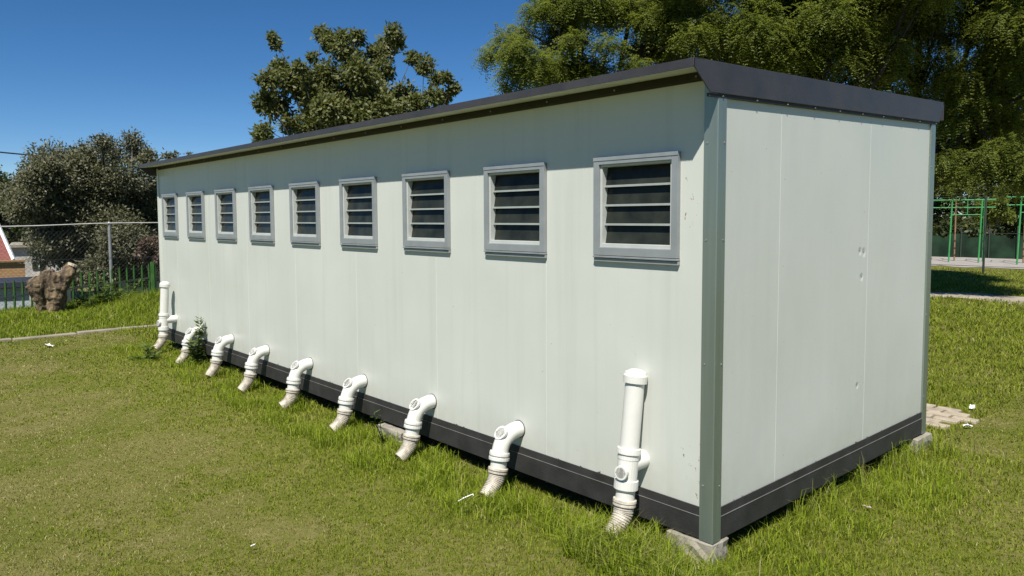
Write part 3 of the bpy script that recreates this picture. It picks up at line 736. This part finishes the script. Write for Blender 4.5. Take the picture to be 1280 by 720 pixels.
# broad-leaved tree in the middle, behind the roof
mid = [(340, 46, 6), (345, 55, 7), (402, 42, 11), (412, 52, 12), (428, 62, 15), (447, 45, 11), (440, 72, 15), (428, 45, 9), (492, 40, 12), (484, 58, 14), (470, 68, 14), (497, 52, 9), (478, 88, 16), (516, 72, 10), (530, 82, 14), (545, 98, 10), (558, 96, 8), (566, 110, 10),
       (350, 84, 13), (335, 100, 14), (360, 100, 18), (330, 128, 14), (345, 130, 20), (375, 85, 10), (390, 72, 8), (385, 112, 22), (410, 92, 18), (408, 130, 24), (440, 112, 24), (432, 145, 22), (365, 155, 16), (330, 165, 12), (322, 175, 7), (390, 155, 18), (470, 118, 20), (478, 140, 20), (505, 118, 18), (520, 130, 16), (540, 122, 14), (555, 122, 10), (460, 150, 20), (452, 92, 14)]
cl = px_clumps(mid, 24, rg, 1.1, 1.02)+filler(rg, 22, at(440, 140, 24.6), (2.5, 2.5, 1.4), .45, .7)
tree('broadleaf_tree', 'dark broad leaved tree with open ragged crown rising behind the middle of the roof', on_ground(440, 24.5), cl, LEAF_BROAD, 62000, (.15, .078), trunk_r=.16, fork=.36, seed=3, shell=.5, flat=.95, limbs_thin=.6)
# olive grey bushy tree on the left beyond the fences
lef = [(128, 178, 12), (140, 190, 18), (165, 176, 13), (172, 190, 16), (185, 200, 14), (110, 195, 18), (95, 205, 15), (60, 208, 14), (45, 220, 16), (28, 225, 10), (190, 225, 16), (75, 225, 22), (120, 220, 24), (155, 220, 24), (40, 245, 18), (60, 260, 22), (95, 250, 26), (135, 250, 28), (175, 250, 24), (200, 245, 16), (25, 265, 14), (80, 280, 22), (115, 285, 26), (150, 285, 26), (185, 285, 22), (50, 285, 16), (60, 305, 14), (90, 325, 16), (120, 340, 20), (160, 340, 22), (185, 330, 18), (175, 345, 18), (150, 300, 26), (175, 310, 24), (135, 330, 26), (160, 355, 20), (190, 350, 18), (140, 355, 18), (100, 345, 16), (195, 310, 16), (100, 310, 20), (130, 315, 24), (165, 315, 22), (110, 335, 16), (145, 338, 18), (175, 300, 14), (208, 196, 6), (218, 194, 5), (236, 193, 4)]
cl = px_clumps(lef, 25, rg, 1.6, 1.0)+filler(rg, 26, at(125, 265, 26), (2.4, 2.4, 1.6), .6, .85)
tree('bushy_tree', 'dense grey olive bushy tree behind the chain link fence', on_ground(125, 25.5), cl, LEAF_OLIVE, 170000, (.098, .048), trunk_r=.22, fork=.3, seed=4, shell=.42, flat=.95)
cl = px_clumps([(0, 235, 18), (-20, 230, 24), (5, 260, 20), (-15, 265, 26), (18, 275, 16), (-30, 290, 24), (10, 250, 16), (25, 295, 14), (45, 298, 13), (60, 300, 12), (35, 285, 14), (70, 290, 14), (0, 300, 16)], 46, rg, 2)
tree('bushy_tree', 'dark green tree at the left edge of the picture behind the red tiled house', on_ground(-10, 47), cl, LEAF_DARK, 16000, (.2, .11), trunk_r=.2, fork=.35, seed=6, shell=.45)
# feathery trees: big crowns that run out of the top of the picture
def feather(name, label, u, dist, lst, fill, nleaf, seed, trunk_r, fork=.33, leaf=(.34, .078, 14), mat=LEAF_FEATHER):
    cl = px_clumps(lst, dist, rg, 1.5)+fill
    return tree(name, label, on_ground(u, dist), cl, mat, nleaf, leaf, 'feather', trunk_r, fork, seed=seed, shell=.42, flat=.62, group='feathery trees behind the building', limbs_thin=.65, wood=DBARK)
c1 = [(615, 68, 14), (632, 50, 14), (650, 40, 15), (648, 62, 18), (640, 88, 14), (668, 82, 26), (700, 85, 28), (735, 88, 26), (640, 108, 10), (672, 12, 16), (690, 5, 22), (715, 18, 22), (735, 0, 26), (700, 38, 18), (690, 55, 14), (760, 15, 24), (790, 8, 26), (760, 55, 14), (800, 60, 22), (815, 25, 26), (790, 85, 18), (830, 60, 26), (850, 20, 28), (720, 50, 14), (860, 80, 22), (840, -10, 30), (780, -25, 34), (720, -35, 30), (680, -30, 24), (870, 45, 20)]
f1 = filler(rg, 12, at(770, -120, 18.5), (3.0, 3.0, 1.8), .5, .85)
feather('feathery_tree', 'tall feathery green tree with visible forking limbs, behind the roof between sky and tree mass', 772, 17.5, c1, f1, 24000, 12, .17, .36)
c2 = [(900, 75, 26), (925, 85, 24), (945, 45, 30), (905, 30, 28), (960, 15, 32), (985, 70, 28), (1000, 90, 22), (1010, 40, 30), (1035, 15, 32), (1030, 100, 22), (1055, 75, 26), (1075, 45, 30), (1090, 100, 26), (1100, 15, 30), (1060, 110, 20), (960, 100, 18), (1120, 60, 24), (940, -15, 34), (1000, -25, 36), (1060, -25, 34), (880, 5, 24), (1130, 110, 20), (1110, 90, 20), (975, 45, 24)]
f2 = filler(rg, 40, at(1010, -20, 18.5), (3.4, 3.4, 2.6), .6, .95)
feather('feathery_tree', 'broad dense feathery tree directly above the dark end flashing of the roof', 1010, 17.5, c2, f2, 32000, 13, .24, .3)
c3 = [(1150, 20, 30), (1190, 40, 30), (1230, 20, 32), (1270, 30, 30), (1170, 80, 26), (1205, 95, 28), (1245, 75, 28), (1280, 85, 26), (1215, 125, 22), (1240, 135, 22), (1265, 115, 22), (1240, 190, 18), (1215, 215, 14), (1262, 212, 13), (1195, 235, 10), (1285, 230, 12), (1250, 232, 9), (1190, 150, 18), (1180, 195, 16), (1178, 215, 12), (1230, 165, 18), (1280, 150, 20), (1210, 180, 15), (1260, 180, 16), (1300, 60, 36), (1320, 120, 32), (1290, 200, 18), (1150, -20, 34), (1220, -25, 36), (1290, -20, 36)]
f3 = filler(rg, 36, at(1225, 10, 20.5), (3.4, 3.4, 2.8), .6, .9)
feather('feathery_tree', 'drooping feathery tree hanging over the climbing frames past the short wall', 1128, 20.0, c3, f3, 34000, 14, .25, .3)
# dark shrubs and trees behind the track on the right
cl = px_clumps([(1175, 200, 36), (1210, 215, 34), (1250, 205, 36), (1290, 210, 36), (1200, 170, 34), (1250, 160, 36), (1180, 255, 26), (1230, 255, 26), (1275, 250, 26), (1310, 240, 30), (1160, 160, 30), (1195, 285, 20), (1225, 290, 20), (1265, 288, 22), (1170, 285, 20), (1140, 230, 40), (1300, 170, 40)], 44, rg, 2.0)
tree('dark_tree', 'dark tree mass filling the gap behind the green climbing frames', on_ground(1225, 45), cl, LEAF_DARK, 30000, (.24, .13), trunk_r=.3, fork=.3, seed=15, shell=.45, flat=.95)
cl = px_clumps([(1232, 258, 9), (1246, 262, 11), (1238, 272, 10), (1258, 270, 8), (1228, 270, 7), (1250, 252, 7)], 39.5, rg, .6)
tree('yellow_shrub', 'yellow green shrub in sun behind the near climbing frame', on_ground(1243, 39.5), cl, LEAF_FEATHER, 5000, (.16, .08), trunk_r=.06, fork=.3, seed=16, shell=.5, cat='shrub')
# tree line further off, seen only in gaps
for i, (u, dist, h) in enumerate([(560, 60, 5.0), (640, 62, 5.5), (780, 55, 3.5), (1020, 52, 7), (1120, 50, 9)]):
    b = on_ground(u, dist); c = filler(rg, 14, (b[0], b[1], b[2]+h*.6), (3.2, 3.2, h*.4), 1.0, 1.5)
    if u > 700:
        tree('dark_tree', ['', '', 'far dark tree seen in gaps above the middle of the roof', 'far dark tree seen in gaps above the end flashing', 'far dark tree seen in gaps over the right end of the roof'][i], b, c, LEAF_DARK, 7000, (.3, .17), trunk_r=.25, fork=.35, seed=40+i, twigs=False)
# weeds
def weed(x, y, h, label, ns=3, nl=34, size=(.055, .016), name='weed', seed=0, spread=.06):
    rgw = np.random.default_rng(seed); z0 = float(gz(x, y)); root = empty(name, (x, y, z0), label, 'weed')
    m = MB(); c, d, n = [], [], []
    for k in range(ns):
        hh = h*(1-.22*k); dx, dy = rgw.normal(0, spread, 2); pts = [np.array([dx*t*1.2+.01*math.sin(7*t+k), dy*t*1.2, hh*t]) for t in np.linspace(0, 1, 7)]
        m.sweep(pts, np.linspace(.005, .0018, 7), 5)
        for q in range(nl):
            t = rgw.uniform(.08, 1); p = np.array([np.interp(t, np.linspace(0, 1, 7), [a[j] for a in pts]) for j in range(3)])
            a = rgw.uniform(0, 6.28); c.append(p); d.append([math.cos(a), math.sin(a), rgw.uniform(-.1, .7)]); n.append([rgw.normal(0, .3), rgw.normal(0, .3), 1])
    m.build('stem', LEAF_WEED, root)
    c, d, n = np.array(c), unit(np.array(d)), unit(np.array(n)); k = len(c)
    V, F = diamonds(c, d, n, size[0]*rgw.uniform(.6, 1.4, k), size[1]*rgw.uniform(.7, 1.4, k))
    fast_mesh('foliage', V, F, LEAF_WEED, root, {'rnd': np.repeat(rgw.random(k), 4)})
weed(-7.45, -.12, .60, 'tall leafy weed growing against the white wall between two bent pipes', 5, 85, (.085, .028), seed=1)
weed(-8.25, -.42, .20, 'low bushy weed on the lawn in front of the far vent pipe', 7, 34, (.09, .026), seed=2, spread=.14)
weed(-2.98, -.16, .34, 'thin dry weed in front of the middle concrete block', 2, 14, (.05, .010), seed=3)
wg = 'weed clumps on the bank'
for i, (u, v, h) in enumerate([(140, 372, .62), (118, 380, .45), (165, 374, .55), (152, 368, .7), (128, 372, .55), (178, 380, .5), (105, 385, .38)]):
    p = plane(u, v+14, 0, -14.3-.1*(i % 3))
    weed(p[0], p[1], h, ['leafy weed clump at the foot of the grey fence post', 'leafy weed clump between the stump and the grey fence post', 'leafy weed clump right of the grey fence post', 'tallest leafy weed clump just right of the grey fence post', 'leafy weed clump just left of the grey fence post', 'leafy weed clump beside the thick green fence post', 'small leafy weed clump next to the stump'][i], 9, 40, (.12, .035), name='weed', seed=10+i, spread=.16)

# ------------------------------------------------------------------ stump
p = plane(62, 395, 0, -14.3); org = (float(p[0]), float(p[1]), float(gz(p[0], p[1])))
m = MB()
def S(pts, r): m.sweep([np.array(org)+np.array(q)*(1, .9, 1) for q in pts], np.array(r)*.93, 14)
S([(.02, .12, -.15), (.0, .12, .15), (.02, .10, .48), (.0, .0, .70), (0, -.02, .82)], [.20, .19, .22, .18, .13])
S([(.02, .10, .40), (.05, .28, .64), (.05, .42, .82), (.05, .46, .88)], [.21, .16, .125, .11])
S([(.06, -.34, .56), (.08, -.28, .46), (.08, -.20, .26), (.06, -.14, .05), (.04, -.14, -.15)], [.10, .12, .085, .08, .11])
S([(.08, -.34, .54), (.04, -.12, .60), (.0, .08, .55)], [.12, .15, .18])
S([(.06, .22, -.15), (.06, .20, .1), (.02, .14, .3)], [.11, .09, .12])
S([(.12, .0, -.15), (.10, .04, .1), (.04, .08, .3)], [.10, .08, .1])
o = tag(m.build('tree_stump', STUMPM, None, org), 'gnarled grey brown tree stump with a sawn side limb on the bank', 'stump')
CUT = bark_mat('sawn_wood', (.26, .20, .13), (.50, .42, .31)); so_ = o
for c_, n_, rr in (((.05, .43, .925), (0, .45, .9), .10),):
    m = MB(); c_ = np.array(org)+np.array(c_); n_ = np.array(n_)/np.linalg.norm(n_)
    m.sweep([c_-n_*.05, c_-n_*.01, c_+n_*.004, c_+n_*.006], [rr*1.05, rr*1.02, rr*.9, .001], 14, smooth=False)
    q_ = m.build('cut_face', CUT, None, org); q_.location = (0, 0, 0); q_.parent = so_
rm = o.modifiers.new('remesh', 'REMESH'); rm.mode = 'VOXEL'; rm.voxel_size = .022
tx = bpy.data.textures.new('stump_clouds', 'CLOUDS'); tx.noise_scale = .16; tx.noise_depth = 5
dm = o.modifiers.new('displace', 'DISPLACE'); dm.texture = tx; dm.strength = .11; dm.mid_level = .5

# ------------------------------------------------------------------ fences on the left
FX = -14.8; fy0, fy1 = -5.5, 8.0
def rail_z(y): return .122+(y+1.264)*(.42-.122)/(1.705+1.264) if y > -4 else -.35
fence = empty('palisade_fence', (FX, 0, -.2), 'green steel palisade fence stepping uphill behind the stump', 'fence')
m = MB()
for yy, zz in (((fy0), 0), (fy1, 0)): pass
pts = [(y, rail_z(max(y, -3.9))) for y in (fy0, fy1)]
m.obox((FX+.02, (fy0+fy1)/2, (pts[0][1]+pts[1][1])/2), (.02, 0, 0), (0, (fy1-fy0)/2, (pts[1][1]-pts[0][1])/2), (0, 0, .018)); m.build('rail', DARKP, fence, (FX, 0, -.2))
m = MB(); m.obox((FX+.02, (fy0+fy1)/2, (pts[0][1]+pts[1][1])/2-.95), (.02, 0, 0), (0, (fy1-fy0)/2, (pts[1][1]-pts[0][1])/2), (0, 0, .018)); m.build('rail', DARKP, fence, (FX, 0, -.2))
m = MB(); h0, h1 = -1.15, .31
m.prism([(-.020, h0), (.020, h0), (.020, h1-.05), (.005, h1+.0), (-.005, h1-.02), (-.020, h1-.05)], 0, .022, .030)
m.prism([(-.006, h0), (.006, h0), (.004, h1), (-.004, h1)], 0, .030, .042)
pk = m.build('picket', FGREEN, fence, recalc=True)
a0 = pts[0][1]; sl = (pts[1][1]-pts[0][1])/(fy1-fy0); y = fy0+.07; first = True; npk = 0
while y < fy1 and npk < 98:
    q = pk if first else pk.copy()
    if not first: COL.objects.link(q); q.parent = fence
    first = False; npk += 1
    q.location = (random.uniform(-.004, .004), y+random.uniform(-.012, .012), a0+sl*(y-fy0)+.2+random.uniform(-.02, .02)); q.rotation_euler.x = random.uniform(-.02, .02); y += .142
m = MB(); yp = 1.455; m.box(FX+.03, FX+.06, yp-.035, yp+.035, -1.0, a0+sl*(yp-fy0)+.34); m.build('post', FGREEN, fence, (FX, 0, -.2), bevel=.004)
cf = empty('chain_link_fence', (-15.4, 1.0, -1.2), 'tall chain link fence on a grey steel post with a bright top wire', 'fence')
org = (-15.4, 1.0, -1.2)
CX = -15.4
for yp in (.78+.03, 4.4, -3.0):
    m = MB(); m.sweep([(CX, yp, -1.3), (CX, yp, 1.64)], .033, 12); m.sweep([(CX, yp, 1.64), (CX, yp, 1.67)], [.039, .02], 12); m.build('post', GALV, cf, org)
m = MB(); m.sweep([(CX+.03, y, 1.60+.01*math.sin(y*2.1)+.018*(y+1)) for y in np.arange(-6, 8.01, .5)], .013, 6); m.build('top_wire', WIRE_L, cf, org)
m = MB(); m.sweep([(CX+.03, y, .9+.006*math.sin(y*2.9)) for y in np.arange(-6, 8.01, .5)], .004, 5); m.build('line_wire', WIRE, cf, org)
m = MB(); H = 2.3; zb = -.72; ptc = .085
k = -6-H
while k < 8:
    for sgn in (1, -1):
        y0, y1 = (k, k+H) if sgn == 1 else (k+H, k); z0, z1 = zb, zb+H
        pa = np.array([CX, y0, z0]); pb = np.array([CX, y1, z1]); lo_, hi_ = -6, 8
        t = [0, 1]
        for i_, e in ((0, lo_), (1, hi_)): pass
        if max(y0, y1) < lo_ or min(y0, y1) > hi_: continue
        m.sweep([pa, pb], .0016, 3, cap=False)
    k += ptc
m.build('wire_mesh', WIRE, cf, org)

# ------------------------------------------------------------------ houses on the left
def pt_box(u0, u1, v0, v1, dist): return at(u0, v0, dist), at(u1, v1, dist)
def wall_between(mb, a, b, depth, z0, z1, mat=0):
    a = np.array(a); b = np.array(b); d = b[:2]-a[:2]; Lw = np.linalg.norm(d); d /= Lw; n = np.array([-d[1], d[0]])
    if np.dot(n, a[:2]-CAM[:2]) < 0: n = -n
    c = (a[:2]+b[:2])/2+n*depth/2
    mb.obox((c[0], c[1], (z0+z1)/2), (d[0]*Lw/2, d[1]*Lw/2, 0), (n[0]*depth/2, n[1]*depth/2, 0), (0, 0, (z1-z0)/2), mat)
    return d, n, Lw
# red tiled house with white verge
a = at(-60, 325, 33); b = at(11, 325, 33); zt = float(b[2]); gb = float(gz(b[0], b[1]))
hs = empty('brick_house', (float(b[0]), float(b[1]), gb), 'orange brick house with red tiled roof and white verge board', 'house'); org = tuple(hs.location)
m = MB(); d, n, Lw = wall_between(m, a, b, 5.0, gb-.3, zt); m.build('wall', BRICK, hs, org)
pk_ = at(1, 292, 34.2)
m = MB(); e0 = np.array([*(b[:2]+d*.15-n*.3), zt-.02]); e1 = np.array([*(b[:2]+d*.15-n*.3-d*(Lw+.4)), zt-.02])
t1 = np.array([*(b[:2]-d*.25+n*2.5), zt+1.35]); t0 = np.array([*(b[:2]-d*(Lw+.4)+n*2.5), zt+1.35]); f0 = np.array([*(b[:2]+d*.15+n*5.3), zt-.02]); f1 = np.array([*(b[:2]+d*.15+n*5.3-d*(Lw+.4)), zt-.02])
dn = np.array([0, 0, -.08])
m.add([e1, e0, t1, t0, e1+dn, e0+dn, t1+dn, t0+dn], [(0, 1, 2, 3), (7, 6, 5, 4), (0, 4, 5, 1), (1, 5, 6, 2), (3, 7, 4, 0)]); m.add([f0, f1, t0, t1, f0+dn, f1+dn, t0+dn, t1+dn], [(0, 1, 2, 3), (7, 6, 5, 4), (0, 4, 5, 1), (1, 5, 6, 2), (3, 7, 4, 0)]); m.build('roof', REDTILE, hs, org, recalc=True)
m = MB(); m.sweep([e0+(0, 0, .02), t1+(0, 0, .02)], .07, 4, smooth=False); m.sweep([t1+(0, 0, .02), f0+(0, 0, .02)], .07, 4, smooth=False); m.build('verge_board', WHITE, hs, org)
m = MB(); m.add([np.array([*b[:2], zt]), np.array([*(b[:2]+n*5), zt]), t1+(0, 0, -.1)], [(0, 1, 2)]); m.build('gable', BRICK, hs, org)
# low brick wing to the right of the house
a = at(-20, 327, 29.5); b = at(31, 327, 29.5); gb = float(gz(b[0], b[1]))
hs = empty('brick_wall', (float(b[0]), float(b[1]), gb), 'orange face brick garden wall with sloping top beside the red roofed house', 'wall'); org = tuple(hs.location)
m = MB(); wall_between(m, a, b, .22, gb-.3, float(b[2])); m.build('wall', BRICK, hs, org)
m = MB(); wall_between(m, at(-20, 324.5, 29.4), at(31.6, 324.5, 29.4), .3, float(b[2])+.003, float(b[2])+.06); m.build('coping', BRICK, hs, org)
# pale shed with navy roof edge near the fence
a = at(-60, 358, 22); b = at(36, 358, 22); zt = float(b[2])-.02; gb = float(gz(b[0], b[1]))
hs = empty('shed', (float(b[0]), float(b[1]), gb), 'pale grey shed with a navy roof edge behind the palisade', 'shed'); org = tuple(hs.location)
m = MB(); wall_between(m, a, b, 2.2, gb-.4, zt); m.build('wall', BLUEGREY, hs, org)
m = MB(); wall_between(m, at(-64, 356, 21.85), at(60, 356, 21.85), 1.6, zt+.003, zt+.17); m.build('roof', NAVY, hs, org, bevel=.02)
# white plastered building
a = at(12, 312, 40); b = at(86, 312, 40); zt = float(b[2])+.15; gb = float(gz(b[0], b[1]))
hs = empty('plastered_building', (float(b[0]), float(b[1]), gb), 'white plastered flat roofed building partly behind the bushy tree', 'building'); org = tuple(hs.location)
m = MB(); d, n, Lw = wall_between(m, a, b, 5, gb-.3, zt); m.build('wall', PLASTER, hs, org)
m = MB(); wall_between(m, at(11, 312, 39.8), at(87, 312, 39.8), 5.4, zt+.003, zt+.12); m.build('roof', CONC, hs, org)
def pane(u0, u1, v0, v1):
    p0 = at(u0, v0, 39.93); p1 = at(u1, v1, 39.93); m = MB(); wall_between(m, p0, p1, .1, float(p1[2]), float(p0[2])); return m
o = pane(40, 57, 327, 336).build('window', GLASS, hs, org); 
p0 = at(48, 327, 39.9); p1 = at(49.5, 336, 39.9); m = MB(); wall_between(m, p0, p1, .04, float(p1[2]), float(p0[2])); m.build('frame', WHITE, o, org)
m = MB(); a = at(58, 305, 39.6); b = at(80, 305, 39.6); wall_between(m, a, b, 1.2, gb-.3, zt+.5); m.build('chimney_breast', PLASTER, hs, org)
# orange brick wall and red roofed house behind the fence next to the building
a = at(150, 338, 24); b = at(230, 338, 24); gb = float(gz(b[0], b[1]))
hs = empty('brick_wall', (float(b[0]), float(b[1]), gb), 'low orange brick wall with pale base behind the grey fence post', 'wall'); org = tuple(hs.location)
m = MB(); wall_between(m, a, b, .22, float(at(200, 351, 24)[2]), float(b[2])); m.build('wall', BRICK, hs, org)
m = MB(); wall_between(m, at(148, 351, 23.9), at(232, 351, 23.9), .42, gb-.3, float(at(200, 351, 24)[2])-.003); m.build('plinth', PLASTER, hs, org)
cl = px_clumps([(182, 305, 9), (194, 312, 9), (186, 322, 9), (200, 325, 8), (176, 316, 7), (198, 300, 7), (206, 312, 9)], 22, rg, .5)
tree('red_shrub', 'reddish leaved shrub behind the fence beside the far corner of the block', on_ground(190, 22), cl, LEAF_RED, 1700, (.10, .05), trunk_r=.05, fork=.3, seed=31, cat='shrub')

# ------------------------------------------------------------------ power cable
def cable(name, a, b, sag, r, label):
    P = [np.array(a)+(np.array(b)-np.array(a))*t-np.array([0, 0, sag*4*t*(1-t)]) for t in np.linspace(0, 1, 30)]
    m = MB(); m.sweep(P, r, 6); tag(m.build(name, BLACKW), label, 'cable')
cable('power_cable', at(-160, 171, 34), at(330, 203, 38), .35, .03, 'black overhead power cable running behind the bushy tree')

# ------------------------------------------------------------------ climbing frames on the right
def gym(label, u_posts, dist, v_top, u_end, depth=1.1):
    """green tube climbing frame: tall posts, doubled top rails, hanging bar"""
    b = at(u_posts[0], 300, dist); gzb = float(gz(b[0], b[1]))
    root = empty('climbing_frame', (float(b[0]), float(b[1]), gzb), label, 'climbing frame', 'green climbing frames'); org = tuple(root.location)
    a0 = at(u_posts[0], v_top, dist); a1 = at(u_posts[1], v_top, dist); d = unit((a1-a0)*np.array([1, 1, 0])); n = np.array([-d[1], d[0], 0])
    if np.dot(n, a0-CAM) < 0: n = -n
    zt = float(a0[2]); sp = np.linalg.norm((a1-a0)[:2]); P0 = np.array([a0[0], a0[1], 0])
    def q(s, t, z): return P0+d*s+n*t+np.array([0, 0, z])
    for s, mat in ((0, GGREEN), (sp, GGREEN)):
        m = MB(); m.sweep([q(s-.06, 0, gzb-.1), q(s, 0, zt)], .030, 10); m.build('post', mat, root, org)
    for s in (.12, sp+.1):
        m = MB(); m.sweep([q(s, depth, gzb-.1), q(s, depth, zt)], .03, 10); m.build('post', BROWNP if s < .5 else GGREEN, root, org)
    e0, e1 = -u_end[0], sp+u_end[1]
    for t, z in ((0, zt), (depth, zt), (0, zt-.30)):
        m = MB(); m.sweep([q(e0, t, z), q(e1, t, z)], .020, 8); m.build('rail', GGREEN, root, org)
    for s in np.arange(e0+.15, e1, .42):
        m = MB(); m.sweep([q(s, 0, zt), q(s, depth, zt)], .012, 6); m.build('rung', GGREEN, root, org)
    m = MB(); m.sweep([q(0, 0, zt-.58), q(sp, 0, zt-.58)], .016, 8); m.build('hanging_bar', GGREEN, root, org)
    m = MB(); m.sweep([q(sp*.52, 0, zt), q(sp*.52, 0, zt-.58)], .016, 6); m.build('strut', GGREEN, root, org)
gym('bright green climbing frame with two posts right of the short wall', (1190.5, 1228), 34.0, 250, (1.6, .45))
gym('bright green climbing frame cut off by the right edge of the picture', (1277, 1318), 33.5, 246, (.45, .9))
# dark mesh fence in front of the frames and low shade-net fence behind them
df = empty('wire_fence', tuple(on_ground(1242, 27.9)), 'thin dark wire fence with slender posts before the climbing frames', 'fence'); org = tuple(df.location)
A = at(1100, 300, 28.6); B = at(1360, 300, 27.2); dd = (B-A)*np.array([1, 1, 0]); zt = float(at(1242, 244, 27.9)[2])
ups = [1110, 1242, 1372]
for u in ups:
    t = (u-1100)/260; c = A+dd*t; g_ = float(gz(c[0], c[1])); m = MB(); m.sweep([(c[0], c[1], g_-.1), (c[0], c[1], zt)], .034, 8); m.build('post', DARKP, df, org)
for z in (zt-.05, zt-1.2, G0+.25):
    m = MB(); m.sweep([(A[0], A[1], z), (B[0], B[1], z)], .008, 5); m.build('line_wire', DARKP, df, org)
nf = empty('shade_net_fence', tuple(on_ground(1225, 38)), 'low dark green shade net fence at the back of the track', 'fence'); org = tuple(nf.location)
A = at(1040, 300, 39.5); B = at(1400, 300, 37.5); z1 = float(at(1225, 291, 38.5)[2])
m = MB(); Pn = []
nn = 60
for i in range(nn+1):
    c = A+(B-A)*i/nn; s_ = .05*math.sin(i*1.3); Pn.append((c[0]+s_, c[1]+s_, z1-.12+.10*math.sin(i*.9)+.06*math.sin(i*2.3)))
g_ = float(gz(A[0], A[1]))
m.add([(p_[0], p_[1], g_-.05) for p_ in Pn]+[p_ for p_ in Pn]+[(p_[0]+.01, p_[1]+.012, g_-.05) for p_ in Pn]+[(p_[0]+.01, p_[1]+.012, p_[2]) for p_ in Pn],
      [(i, i+1, nn+2+i, nn+1+i) for i in range(nn)]+[(2*(nn+1)+i, 3*(nn+1)+i, 3*(nn+1)+i+1, 2*(nn+1)+i+1) for i in range(nn)], smooth=True)
m.build('net', NETM, nf, org)
for i in range(0, nn+1, 6):
    m = MB(); m.sweep([(Pn[i][0], Pn[i][1]-.05, g_-.1), (Pn[i][0], Pn[i][1]-.05, z1+.25)], .03, 6); m.build('post', DARKP, nf, org)

# ------------------------------------------------------------------ litter
def scrap(u, v, s, mat, label, name='litter', cat='litter', seed=0):
    rs = np.random.default_rng(seed); d = ray(u, v); t = (G0+.035-CAM[2])/d[2]; c = CAM+d*t
    b = bmesh.new(); bmesh.ops.create_grid(b, x_segments=4, y_segments=4, size=.5)
    for q in b.verts: q.co = Vector((q.co.x*s*1.4+rs.normal(0, s*.07), q.co.y*s*.8+rs.normal(0, s*.07), rs.normal(0, s*.12)))
    me = bpy.data.meshes.new(name); b.to_mesh(me); b.free(); me.materials.append(mat)
    o = bpy.data.objects.new(name, me); COL.objects.link(o); o.location = c; o.rotation_euler = (rs.uniform(-.4, .4), rs.uniform(-.4, .4), rs.uniform(0, 6))
    so = o.modifiers.new('solid', 'SOLIDIFY'); so.thickness = .003
    return tag(o, label, cat)
scrap(1215, 508, .055, PAPER, 'flat white scrap of litter on the lawn beyond the paving bricks', seed=1)
scrap(1210, 532, .05, PAPER, 'crumpled white scrap of litter at the tip of the paving bricks', seed=2)
scrap(1084, 633, .032, LEAFLIT, 'curled pale dead leaf on the grass in front of the short wall', 'dead_leaf', 'leaf', 3)
scrap(62, 431, .075, PAPER, 'white and orange crumpled wrapper on the lawn near the kerb', seed=4)
scrap(316, 681, .018, PAPER, 'tiny white scrap of litter in the open lawn', seed=5)
d = ray(580, 628); c = CAM+d*((G0+.03-CAM[2])/d[2])
m = MB(); m.sweep([c+np.array(q) for q in ((-.06, -.05, -.02), (.0, .0, .03), (.03, .05, .05), (.05, .05, .0))], .004, 6)
tag(m.build('bent_stick', PAPER), 'bent white plastic stick lying in grass by the nearest bent pipe', 'stick')
